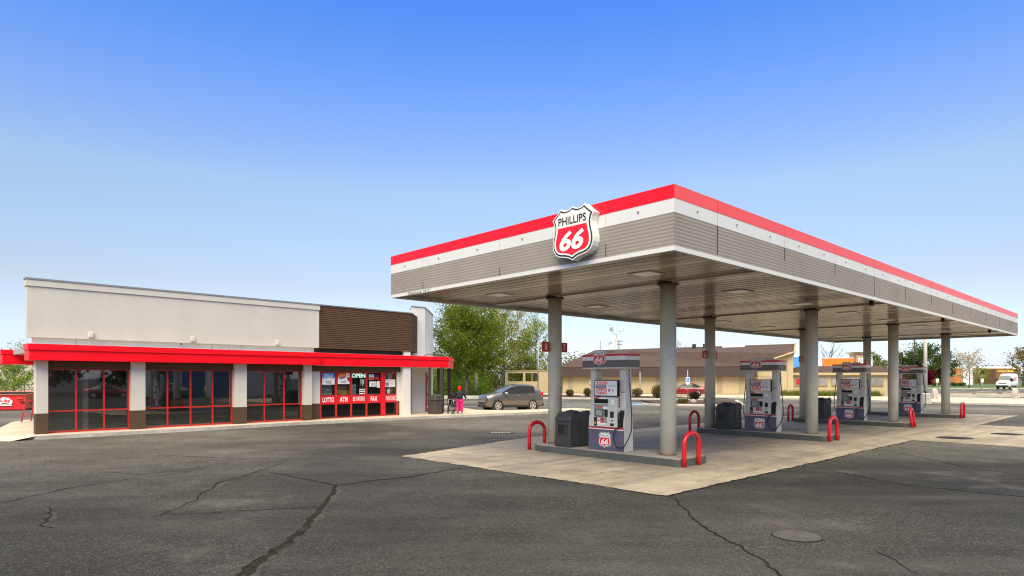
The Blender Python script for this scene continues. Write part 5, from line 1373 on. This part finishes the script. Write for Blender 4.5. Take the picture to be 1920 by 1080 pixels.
tree('dark_tree', 'dark green tree showing on both sides of the last front column', 128.25, 188, 7.92, 8.0, 1.5, 'leaf_dark', 2400, .5, .3, 28)
tree('blossom_tree', 'small pale blossoming tree on the lawn with a mulch ring', 92.38, 128, 6.58, 6.2, 1.9, 'leaf_blossom', 1500, .26, .13, 29, bark='bark_grey', z0=.12)
tree('green_tree', 'small bright green tree right of the blossoming tree', 122.15, 165, 4.14, 4.2, .8, 'leaf_bright', 1500, .32, .14, 30)
tree('red_tree', 'low dark red maple in front of the orange brick building', 92.92, 142, 2.9, 4.2, .6, 'leaf_red', 2600, .26, .12, 31)
tree('edge_tree', 'yellowish tree behind the white van at the right edge', 121.02, 150, 8.88, 7.0, 1.5, 'leaf_amber', 2200, .32, .2, 32)
MB().cyl((92.38, 128, .1), (92.38, 128, .135), 1.9, 1.8, 24).build('mulch_ring', 'mulch', kind='structure')
SHR = [(1068, 68, .95, .78, 'leaf_shrub', 'first round olive shrub from the left at the foot of the beige wall'), (1103, 68, 1.1, .95, 'leaf_shrub', 'second round olive shrub from the left, at the beige wall beside a rock'),
       (1122, 69, 1.1, .9, 'leaf_shrub', 'olive shrub just left of the nearest pump'), (1192, 66, 1.5, .95, 'leaf_shrub', 'wide olive shrub behind the thin post right of the nearest pump')]
for k, (p_, d_, w_, h_, lf, lb) in enumerate(SHR):
    shrub('round_shrub', lb, (p_ - 960) / 1187.4 * d_, d_, w_, h_, lf, 2200, .09, 40 + k, 'shrubs before the brown-roofed building')
shrub('round_shrub', 'largest brownish shrub half hidden by the nearest front column', 14.25, 62, 1.7, 1.4, 'leaf_shrub', 3500, .09, 47, 'shrubs before the brown-roofed building')
shrub('dark_shrub', 'nearly black round shrub in front of the red car', 15.99, 55.5, 1.0, .82, 'leaf_dkshrub', 4000, .07, 48)
def clump(label, x, y, w, h, seed):
    rd = random.Random(seed); mb = MB()
    for k in range(700):
        a = rd.uniform(0, 6.28); r_ = math.sqrt(rd.random()) * w / 2 * .6; bx, by = r_ * math.cos(a), r_ * math.sin(a) * .7; ox, oy = math.cos(a) * rd.uniform(.0, .35) * w * .5, math.sin(a) * rd.uniform(0, .35) * w * .5; hh = h * rd.uniform(.5, 1)
        mb.add([(bx - .015, by, 0), (bx + .015, by, 0), (bx + ox, by + oy, hh)], [(0, 1, 2)])
    tag(mb.build('grass_clump', 'leaf_shrub', None, (x, y, .1)), label, 'plant', 'grass clumps in the kerbed island')
clump('yellowish grass clump left of the pale rock in the kerbed island', 13.29, 49.3, 1.1, .42, 50); clump('yellowish grass clump right of the pale rock in the kerbed island', 15.69, 50.5, 1.1, .45, 51)
def rock(label, x, y, w, h, seed):
    rd = random.Random(seed); mb = MB(); mb.ball((0, 0, h * .3), w / 2, w * .4, h * .7, 12, 7, 0, .07, rd); tag(mb.build('rock', 'rock', None, (x, y, .1)), label, 'rock')
rock('pale rounded rock between two grass clumps in the kerbed island', 14.32, 50, .52, .3, 60); rock('small pale rock beside the shrubs at the beige wall', 7.45, 67, .5, .25, 61)
rd = random.Random(9); mb = MB()
for k in range(2600):
    f = rd.random(); x = 29.5 + 9.5 * f; y = 69.8 - 2.6 * f + rd.uniform(-.7, .5); hh = rd.uniform(.25, .8); s_ = rd.uniform(-.2, .2)
    mb.add([(x - .03, y, .1), (x + .03, y, .1), (x + s_, y + rd.uniform(-.1, .1), .1 + hh)], [(0, 1, 2)])
tag(mb.build('weeds', 'leaf_oak'), 'strip of weedy grass along the foot of the tan building wing', 'weeds', kind='stuff')

# ------------------------------------------------------------------ brown-roofed building
BR = R(-17.7)
br = thing('brown_roofed_building', 'long beige building with a dark brown shingle mansard roof and a gabled right end', 'building', (6.4, 80, 0), BR)
LB = 26.2
mb = MB(); mb.box(0, 22.4, 0, 10, 0, 2.35)
wl = mb.build('wall', 'beige_wall', br)
for x in (.7, 4.4, 8.0, 11.5, 13.6, 15.2, 18.6, 21.0): MB().box(x, x + .55, -.06, .03, 0, 2.3).build('pilaster', 'beige_trim', wl)
mb = MB(); mb.box(-.02, 22.4, -.03, .0, 0, .22); mb.build('plinth', 'beige_trim', wl)
def roofq(mb, a, b, c, d_): mb.quad(a, b, c, d_)
mb = MB()
e0, e1 = 2.2, 3.45
mb.loft([[(-.9, -.8, e0), (23.0, -.8, e0), (23.0, 10.8, e0), (-.9, 10.8, e0)], [(-.5, -.15, e1), (22.8, -.15, e1), (22.8, 10.2, e1), (-.5, 10.2, e1)]])
mb.build('mansard', 'roof_brown_dark', br)
mb = MB(); mb.add([(-.6, -.25, 3.42), (22.4, -.25, 3.42), (26.9, -.25, 5.0), (27.5, 5.0, 6.2), (3.2, 5.0, 5.75), (-.6, 10.3, 3.42), (27.5, 10.3, 3.42)],
    [(0, 1, 2, 3, 4), (0, 4, 5), (5, 4, 3, 6)])
rf = mb.build('roof', 'roof_brown', br)
so = rf.modifiers.new('thick', 'SOLIDIFY'); so.thickness = .12; so.offset = -1
mb = MB(); mb.tube([(22.3, -.34, 3.42), (26.9, -.34, 5.02)], .13, 4); mb.tube([(26.9, -.34, 5.02), (27.55, 5.0, 6.2)], .13, 4); mb.tube([(27.55, 5, 6.2), (27.55, 10.3, 3.45)], .13, 4); mb.build('rake_board', 'beige_wall', rf)
mb = MB(); mb.prism([(22.4, .3), (26.8, .3), (26.8, 10), (22.4, 10)], 0, 3.4); mb.add([(22.4, .28, 3.38), (26.8, .28, 3.38), (26.8, .28, 4.85)], [(0, 1, 2)]); mb.add([(26.81, .3, 3.3), (26.81, 10, 3.3), (26.81, 5.0, 5.9), (26.81, .3, 4.85)], [(0, 1, 2, 3)])
ge = mb.build('gable_wall', 'beige_wall', br); MB().box(22.6, 25.6, .22, .295, 1.9, 2.3).build('shade_board', 'beige_trim', ge); MB().box(26.2, 26.8, .2, .295, 0, 5.0).build('corner_board', 'beige_wall', ge)
MB().box(24.0, 25.8, .24, .296, 3.5, 4.05).build('gable_panel', 'beige_trim', ge)
mb = MB(); mb.box(26.8, 36.5, 1.2, 9, 0, 2.62); wg = mb.build('wing_wall', 'beige_wall', br)
mb = MB(); mb.loft([[(26.4, .7, 2.75), (37, .7, 2.75), (37, 9.4, 2.75), (26.4, 9.4, 2.75)], [(28.0, 3.2, 3.45), (36.2, 3.2, 3.45), (36.2, 7, 3.45), (28.0, 7, 3.45)]]); mb.build('wing_roof', 'roof_brown', br)
MB().box(26.5, 36.9, .78, 1.19, 2.40, 2.74).build('fascia_board', 'beige_wall', br)
for x0, x1 in ((27.2, 30.4), (31.0, 33.4), (34.2, 36.0)):
    w_ = MB().box(x0 - .1, x1 + .1, 1.10, 1.21, 1.15, 2.15).build('window', 'beige_trim', wg); MB().box(x0, x1, 1.08, 1.10, 1.25, 2.08).build('pane', 'window_pale', w_)
    MB().box((x0 + x1) / 2 - .05, (x0 + x1) / 2 + .05, 1.065, 1.08, 1.25, 2.08).build('mullion', 'beige_trim', w_)
    if x0 < 28: 
        MB().box(x0 + 1.2, x0 + 1.5, 1.07, 1.08, 1.3, 2.0).build('window_sign', 'yellow_sign', w_); MB().box(x0 + 1.75, x0 + 2.2, 1.07, 1.08, 1.3, 1.6).build('window_sign', 'sign_red', w_); MB().box(x0 + .05, x0 + .9, 1.07, 1.08, 1.3, 2.0).build('window_sign', 'sign_maroon', w_)
for x in (8.2, 9.5): 
    v_ = MB().box(x + 7.4, x + 7.85, 4.6, 5.05, 5.3, 6.25).build('roof_vent', 'trim_black', rf); MB().box(x + 7.35, x + 7.9, 4.55, 5.1, 6.25, 6.32).build('vent_cap', 'trim_black', v_)
MB().box(4.6, 4.9, 2.4, 2.7, 4.4, 4.75).build('roof_vent', 'white_roof', rf); MB().box(4.4, 4.9, 1.2, 1.4, 3.95, 4.1).build('roof_vent', 'white_roof', rf); MB().box(19.5, 21.2, 1.5, 2.2, 4.15, 4.3).build('skylight', 'white_roof', rf)
mb = MB(); mb.box(19.2, 21.8, 4.6, 5.5, 5.6, 6.2); mb.build('skylight', 'white_roof', rf)
mb = MB(); mb.tube([(4.0, 4.9, 5.5), (4.0, 4.9, 7.0)], .04, 6); mb.build('antenna', 'trim_black', rf)
ds = thing('satellite_dish', 'pale satellite dish on the brown roof above the nearest pump', 'satellite dish', (12.78, 82, 5.3), R(30))
mb = MB(); mb.tube([(0, 0, 0), (0, 0, .9)], .035, 8); mb.build('mast', 'galv', ds)
mb = MB(); rings = []
for r_, y in ((.02, .12), (.2, .10), (.35, .05), (.45, -.02)): rings.append([(r_ * math.cos(2 * math.pi * k / 18), y, 1.0 + r_ * math.sin(2 * math.pi * k / 18)) for k in range(18)])
mb.loft(rings, 0, False, True); mb.tube([(0, .05, .6), (0, -.5, .95)], .015, 6); mb.build('dish', 'white_roof', ds)
for x, z in ((3.4, 1.2), ):
    MB().box(x, x + .35, -.1, -.03, 1.3, 1.9).build('meter_box', 'post_pale', wl); MB().box(5.6, 5.9, -.12, -.03, .4, .9).build('meter_box', 'post_pale', wl)
# beige walled enclosure with openings
en = thing('enclosure_wall', 'beige walled enclosure with two square openings behind the SUV', 'wall', (-0.92, 84, 0), R(-14))
mb = MB(); mb.box(0, 8.2, 0, .2, 0, 1.62); mb.box(0, 8.2, 0, .2, 2.72, 2.95); mb.box(0, .35, 0, .2, 1.62, 2.72); mb.box(2.45, 2.75, 0, .2, 1.62, 2.72); mb.box(4.5, 8.2, 0, .2, 1.62, 2.72)
mb.build('wall', 'beige_wall', en)
mb = MB(); mb.box(-.05, 8.25, -.06, .26, 2.951, 3.08); mb.build('coping', 'beige_trim', en)
mb = MB(); mb.box(3.6, 3.7, .05, .15, 1.62, 2.72); mb.box(5.5, 5.52, -.01, 0, 0, 2.7); mb.build('bar', 'beige_trim', en)
# ------------------------------------------------------------------ poles and signs
def pole(name, label, cat, x, y, h, r0, r1, m, group=None): 
    t = thing(name, label, cat, (x, y, 0), 0, group); MB().cyl((0, 0, 0), (0, 0, h), r0, r1, 12).build('pole', m, t); return t
fl = pole('flood_light', 'grey pole with two floodlights above the brown roof', 'light pole', 15.85, 96, 8.76, .16, .11, 'galv')
zt_ = 8.76
mb = MB(); mb.tube([(-.55, 0, zt_ + .5), (-.55, 0, zt_), (.62, 0, zt_), (.62, 0, zt_ + .5)], .05, 8); mb.build('crossarm', 'galv', fl)
for x, rz in ((-.66, 60), (.68, -12)):
    h_ = MB(); h_.box(-.36, .36, -.12, .22, .42, .98); o = h_.build('lamp_head', 'galv', fl, (x, 0, zt_), R(rz), bevel=.04); g_ = MB().box(-.30, .30, -.14, -.12, .48, .92).build('lens', 'sign_white_clean', o)
def utility(label, x, y, h, arms, m='wood_pole'):
    t = pole('utility_pole', label, 'utility pole', x, y, h, .16, .11, m, None)
    for z, w_ in arms:
        mb = MB(); mb.box(-w_, w_, -.07, .07, z - .07, z + .07)
        for q in (-.9, -.45, .45, .9): mb.cyl((w_ * q, 0, z + .07), (w_ * q, 0, z + .3), .05, .04, 6)
        mb.build('crossarm', m, t)
    return t
utility('wooden utility pole with two crossarms just right of the floodlight pole', 25.33, 150, 11.02, ((10.77, .85), (10.01, .75)))
utility('utility pole behind the nearest front column, only its crossarm tips showing', 36.81, 155, 11.06, ((10.15, 1.4), ), 'galv')
ut = utility('far utility pole with a transformer above the white van', 181.69, 230, 9.42, ((9.23, 1.1),)); MB().cyl((.0, -.3, 8.26), (.0, -.3, 8.84), .3, .3, 10).build('transformer', 'trim_black', ut)
pole('utility_pole', 'short dark pole left of the far transformer pole', 'utility pole', 175.18, 225, 7.18, .18, .14, 'wood_pole')
pole('sign_post', 'slender grey post in front of the beige enclosure left of the column with number 8', 'post', 3.18, 77, 6.46, .085, .07, 'galv')
pole('sign_post', 'thin bare post at the beige wall right of the nearest pump', 'post', 12.94, 64, 2.70, .045, .045, 'galv')
hp_ = pole('handicap_sign', 'blue and white handicap parking sign on a thin post in front of the red car', 'sign', 16.09, 58, 2.78, .035, .035, 'galv')
mb = MB(); z_ = 1.80; mb.box(-.19, .19, -.06, -.04, z_ - .33, z_ + .33, 0); mb.box(-.14, .14, -.064, -.06, z_ - .12, z_ + .28, 1)
mb.cyl((-.02, -.0645, z_ + .2), (-.02, -.068, z_ + .2), .035, .035, 10, 0)
mb.tube([(-.02, -.066, z_ + .15), (-.02, -.066, z_ + .04), (.06, -.066, z_ + .04), (.08, -.066, z_ - .05)], .014, 5, 0); mb.tube([(.06 * math.cos(a / 10 * 4.4 + 2.2) - .01, -.066, z_ - .0 + .075 * math.sin(a / 10 * 4.4 + 2.2)) for a in range(11)], .011, 5, 0)
mb.build('sign_plate', ['sign_white_clean', 'poster_blue'], hp_)
lp = thing('light_pole', 'tall pale light pole on a square concrete base beyond the last rear column', 'light pole', (33.29, 51, 0), R(20))
mb = MB(); mb.loft([[(-.31, -.31, 0), (.31, -.31, 0), (.31, .31, 0), (-.31, .31, 0)], [(-.28, -.28, .78), (.28, -.28, .78), (.28, .28, .78), (-.28, .28, .78)], [(-.2, -.2, .86), (.2, -.2, .86), (.2, .2, .86), (-.2, .2, .86)]]); mb.build('concrete_base', 'kerb_concrete', lp)
MB().cyl((0, 0, .85), (0, 0, 7.9), .15, .11, 16).build('pole', 'post_pale', lp); MB().cyl((0, 0, .86), (0, 0, 1.12), .17, .13, 12).build('pole_collar', 'trim_black', lp)
mb = MB(); mb.box(-.9, .9, -.06, .06, 7.85, 7.95); mb.box(-1.2, -.6, -.2, .2, 7.8, 7.98); mb.box(.6, 1.2, -.2, .2, 7.8, 7.98); mb.build('lamp_head', 'galv', lp)
pole('light_pole', 'thin dark pole left of the tall pale light pole', 'light pole', 79.43, 125, 11.5, .16, .12, 'trim_black')
for k, (px_, lb) in enumerate((([40.05, 60], 'broken concrete post base beside the last front column'), ([47.65, 60], 'broken concrete post base at the right edge, below the white van'))):
    t = thing('concrete_stub', lb, 'post', (*px_, .1), .3 * k, 'broken concrete posts beyond the lane'); rd = random.Random(70 + k)
    mb = MB(); mb.loft([[(-.2, -.2, 0), (.2, -.2, 0), (.2, .2, 0), (-.2, .2, 0)], [(-.19, -.18, .55), (.2, -.19, .6), (.19, .2, .58), (-.2, .18, .5)], [(-.16, -.12, .62), (.1, -.14, 1.0), (.12, .12, 1.05), (-.1, .14, .9)]]); mb.build('block', 'kerb_concrete', t)
    MB().box(.0, .3, -.25, -.15, .1, .5).build('chunk', 'kerb_concrete', t)
for k, (px0, px1) in enumerate(((1775, 1822), (1828, 1868), (1878, 1925))):
    x0, x1 = (px0 - 960) / 1187.4 * 77, (px1 - 960) / 1187.4 * 77
    mb = MB(); mb.loft([[(x, 77 - .12, .11), (x, 77 + .12, .11), (x, 77 + .09, .27), (x, 77 - .09, .27)] for x in (x0, x1)])
    tag(mb.build('wheel_stop', 'beige_trim'), ['long brown wheel stop beside the last front column', 'brown wheel stop below the small white sign at the right', 'brown wheel stop behind the right-hand broken post base'][k], 'wheel stop', 'wheel stops in the car park')
for k, (p_, lb) in enumerate((([79.87, 119], 'small white sign on a post on the lawn, left of the last front column'), ([88.29, 119], 'small white sign on a post on the lawn, left of the white van'))):
    t = pole('lawn_sign', lb, 'sign', *p_, 1.9, .07, .07, 'post_pale', 'white signs on the lawn')
    MB().box(-.28, .28, -.1, -.07, 1.25, 1.95).build('sign_plate', 'sign_white_clean', t)
rl = thing('metal_railing', 'low black rail with three posts on the grass between two columns', 'railing', (66.98, 118, .12), 0)
mb = MB(); mb.tube([(0, 0, .75), (3.6, 0, .8)], .10, 8); mb.build('rail', 'trim_black', rl)
for x in (.6, 2.9): MB().box(x - .12, x + .12, -.12, .12, 0, .95).build('post', 'trim_black', rl)

# ------------------------------------------------------------------ shops far right
bl = thing('blue_roofed_building', 'low building with a bright blue roof behind the gabled end', 'building', (48.86, 112, 0), R(-8))
mb = MB(); mb.box(.3, 5, .5, 8, 0, 3.6); mb.build('wall', 'white_roof', bl); mb = MB(); mb.loft([[(0, 0, 3.6), (5.2, 0, 3.6), (5.2, 8.5, 3.6), (0, 8.5, 3.6)], [(0, 3.5, 5.9), (3.6, 3.5, 5.9), (3.6, 5, 5.9), (0, 5, 5.9)]]); mb.build('roof', 'blue_paint', bl)
og = thing('orange_store', 'shop with a bright orange sign wall and a stone tower behind the third pump', 'store', (55.88, 116, 0), R(-4))
MB().box(0, 10.0, .4, 12, 0, 5.57).build('wall', 'white_roof', og)
MB().box(1.1, 6.9, .0, .39, 2.93, 5.67).build('sign_wall', 'orange_paint', og); MB().box(1.05, 7.0, -.03, .4, 5.67, 5.81).build('coping', 'sign_white', og)
tw_ = MB().box(6.7, 9.2, -.5, 2.2, 0, 6.45).build('stone_tower', 'stone', og); mb = MB(); mb.loft([[(6.5, -.7, 6.45), (9.4, -.7, 6.45), (9.4, 2.4, 6.45), (6.5, 2.4, 6.45)], [(6.2, -1, 6.79), (9.7, -1, 6.79), (9.7, 2.7, 6.79), (6.2, 2.7, 6.79)]]); mb.build('cornice', 'beige_wall', tw_)
mb = MB(); z_ = 5.28; mb.box(7.0, 7.9, -.62, -.5, z_ - .5, z_ + .45, 0); mb.text("G", (7.45, -.62, z_), X3, Z3, .5, .6, 1, .02, .2, .006); mb.build('shop_sign', ['sign_white', 'sign_red'], og)
bk = thing('brick_building', 'long low orange brick building with a pale band beyond the lawn', 'building', (106.41, 190, 0), 0)
w_ = MB().box(0, 30.2, 0, 16, 0, 4.78).build('wall', 'orange_brick', bk)
MB().box(-.1, 30.3, -.12, .0, 2.86, 3.34).build('band', 'beige_wall', w_); MB().box(-.1, 30.3, -.1, 16.1, 4.78, 5.02).build('coping', 'beige_wall', w_)
MB().box(13, 21, 3, 8, 5.02, 5.42).build('roof_unit', 'white_roof', w_); MB().box(23, 29, 3, 8, 5.02, 6.06).build('roof_unit', 'beige_wall', w_)
MB().box(28.4, 31.2, -.8, 3, 0, 5.42).build('end_pier', 'sign_white', w_)
for x in (6.5, 24.5): MB().box(x, x + .5, -.3, -.12, 3.50, 3.72).build('wall_lamp', 'trim_black', w_)
for k, (px_, lb) in enumerate(((1712, 'first dark clipped shrub at the brick building, left of the maple'), (1752, 'dark clipped shrub right of the red maple'), (1788, 'dark clipped shrub right of the last front column'), (1803, 'dark clipped shrub near the end of the brick building'))):
    shrub('clipped_shrub', lb, (px_ - 960) / 1187.4 * 150, 150, 2.6, .95, 'leaf_dark', 300, .3, 80 + k, 'dark shrubs before the brick building', z0=.15)
wb_ = thing('white_roofed_building', 'low beige building with a white roof behind the blossoming tree', 'building', (177.46, 240, 0), 0)
MB().box(0, 12, 0, 14, 0, 5.90).build('wall', 'beige_wall', wb_); mb = MB(); mb.loft([[(-.3, -.3, 4.89), (22, -.3, 4.89), (22, 14, 4.89), (-.3, 14, 4.89)], [(.8, 2, 6.51), (22, 2, 6.51), (22, 14, 6.51), (.8, 14, 6.51)]]); mb.build('roof', 'white_roof', wb_)
ys_ = thing('yellow_sign_shop', 'brown fronted shop with a yellow lettered sign behind the white van', 'store', (164.23, 215, 0), 0)
MB().box(0, 7.4, 0, 10, 0, 5.23).build('wall', 'brown_sign', ys_); mb = MB(); z_ = 4.41; mb.box(.5, 6.9, -.12, 0, z_ - .45, z_ + .45, 0); mb.text("DOLLAR GENERAL", (3.7, -.12, z_), X3, Z3, 6.2, .62, 1, .02, 0, .01); mb.build('shop_sign', ['brown_sign', 'yellow_sign'], ys_)
tb_ = thing('tan_building', 'big plain tan building rising behind the dumpster at the left', 'building', (-68.96, 92, 0), R(4))
mb = MB(); mb.box(-60, 0, 0, 25, 0, 5.54); mb.build('wall', 'tan_wall', tb_); mb = MB(); mb.box(-60, .1, -.1, 25, 5.54, 5.61); mb.build('coping', 'beige_trim', tb_)
fn = thing('wire_fence', 'low weathered fence behind the small tree at the left', 'fence', (-54.47, 66, 0), 0)
for k in range(8): MB().box(k * 1.2, k * 1.2 + .1, -.05, .05, 0, 1.5).build('post', 'wood_pole', fn)
mb = MB()
for z in (.4, .85, 1.35): mb.box(0, 8.6, -.03, .03, z, z + .09)
mb.build('rail', 'wood_pole', fn)
rd = random.Random(12); mb = MB()
for k in range(26):
    leafcloud(mb, rd, (rd.uniform(-62, -38), rd.uniform(74, 84), 1.0), (1.6, 1.4, rd.uniform(1.0, 2.2)), 170, .2)
tag(mb.build('thicket', 'leaf_brown'), 'brownish thicket behind the small tree at the left', 'thicket', kind='stuff')

# ------------------------------------------------------------------ dumpster and red rail at the left
du = thing('dumpster', 'red open dumpster with white lettering and an orange end at the left edge', 'dumpster', (-30.94, 40.2, 0), R(12))
mb = MB(); L_ = 5.6; D_ = 2.3
mb.loft([[(-L_ + .1, .05, .06), (-.05, .05, .06), (-.05, D_ - .05, .06), (-L_ + .1, D_ - .05, .06)], [(-L_, 0, .97), (0, 0, .97), (0, D_, 1.12), (-L_, D_, 1.12)]], caps=False)
mb.loft([[(-L_ + .12, .1, .10), (-.1, .1, .10), (-.1, D_ - .1, .10), (-L_ + .12, D_ - .1, .10)], [(-L_ + .06, .06, .97), (-.06, .06, .97), (-.06, D_ - .06, 1.12), (-L_ + .06, D_ - .06, 1.12)]], 1, caps=False)
mb.quad((-L_ + .12, .1, .10), (-.1, .1, .10), (-.1, D_ - .1, .10), (-L_ + .12, D_ - .1, .10), 1)
bd = mb.build('body', ['dumpster_red', 'brown_dark'], du); 
mb = MB(); mb.tube([(-L_, 0, .98), (0, 0, .98), (0, D_, 1.13), (-L_, D_, 1.13)], .055, 4, closed=True); mb.build('rim', 'rim_pink', du)
mb = MB(); mb.prism([(-.02, .02), (.035, .02), (.035, D_ - .02), (-.02, D_ - .02)], .1, .96); mb.build('end_panel', 'dumpster_orange', du)
MB().box(-.02, .09, .5, .9, .48, .62).build('latch', 'brown_dark', du); mb = MB(); mb.box(-.25, .06, -.06, .0, .5, .58); mb.build('latch', 'brown_dark', du); MB().box(-.4, -.15, -.05, .0, .72, .8).build('latch', 'dumpster_orange', du)
mb = MB()
for x, z, r_ in ((-1.35, .56, .17), (-1.15, .66, .19), (-.95, .63, .18), (-.80, .55, .14)): mb.cyl((x, -.012, z), (x, -.028, z), r_, r_, 18, 0)
mb.box(-1.5, -.7, -.028, -.012, .30, .38, 0); mb.text("L&J", (-1.08, -.03, .60), X3, Z3, .5, .2, 1, .03, 0, .004); mb.build('lettering', ['sign_white_clean', 'sign_red'], du)
mb = MB()
for x in (-4.8, -1.5, -.2): mb.box(x, x + .18, .2, D_ - .2, 0, .07)
mb.build('skids', 'brown_dark', du)
ra = thing('rail_hoop', 'tall narrow red tubular hoop with a crossbar beside the left corner of the shop', 'rail', (-21.74, 28.3, 0), R(35))
mb = MB(); mb.tube([(-.16, 0, 0), (-.06, .05, .6), (0.0, .08, .95), (.05, .09, 1.0), (.26, .09, 1.02), (.30, .09, .96), (.24, .05, .5), (.18, 0, 0)], .03, 8); mb.tube([(-.1, .03, .42), (.23, .03, .44)], .022, 6); mb.build('tube', 'hoop_red', ra)

# ------------------------------------------------------------------ across the street, behind the viewer (mirrored in the shop windows)
dp = thing('depot_building', 'pale depot building with dark blue roller doors across the street', 'building', (30, -8, 0), R(90))
MB().box(8.8, 19.5, -12, 0, 0, 4.6).build('wall', 'wall_pale', dp)
for x in (9.6, 12.8, 16.0): MB().box(x, x + 2.4, 0, .08, 0, 3.2).build('roller_door', 'door_blue', dp)
for k, x in enumerate((9.2, 12.4, 15.6)):
    t = thing('yellow_bollard', 'yellow bollard beside a blue roller door across the street', 'bollard', (29.3, -8 + x, 0), 0, 'yellow bollards at the depot doors'); MB().cyl((0, 0, 0), (0, 0, 1.1), .09, .09, 12).build('post', 'bollard_yellow', t); MB().ball((0, 0, 1.1), .09, .09, .05, 12, 6).build('cap', 'bollard_yellow', t)
for k, (x, y) in enumerate(((36, -14), (44, -20), (40, -6), (52, -26), (48, -10))):
    tree('street_tree', 'dark leafy tree across the street behind the viewer', x, y, 10, 10, 1.2, 'leaf_dark', 1500, .7, .3, 90 + k, 'trees across the street')

dup(sed, (27.5, -1.0, 0), R(80), 'dark red saloon parked across the lane, seen only in the shop windows')
dup(suv, (26.5, 5.5, 0), R(95), 'grey brown SUV parked across the lane, seen only in the shop windows')
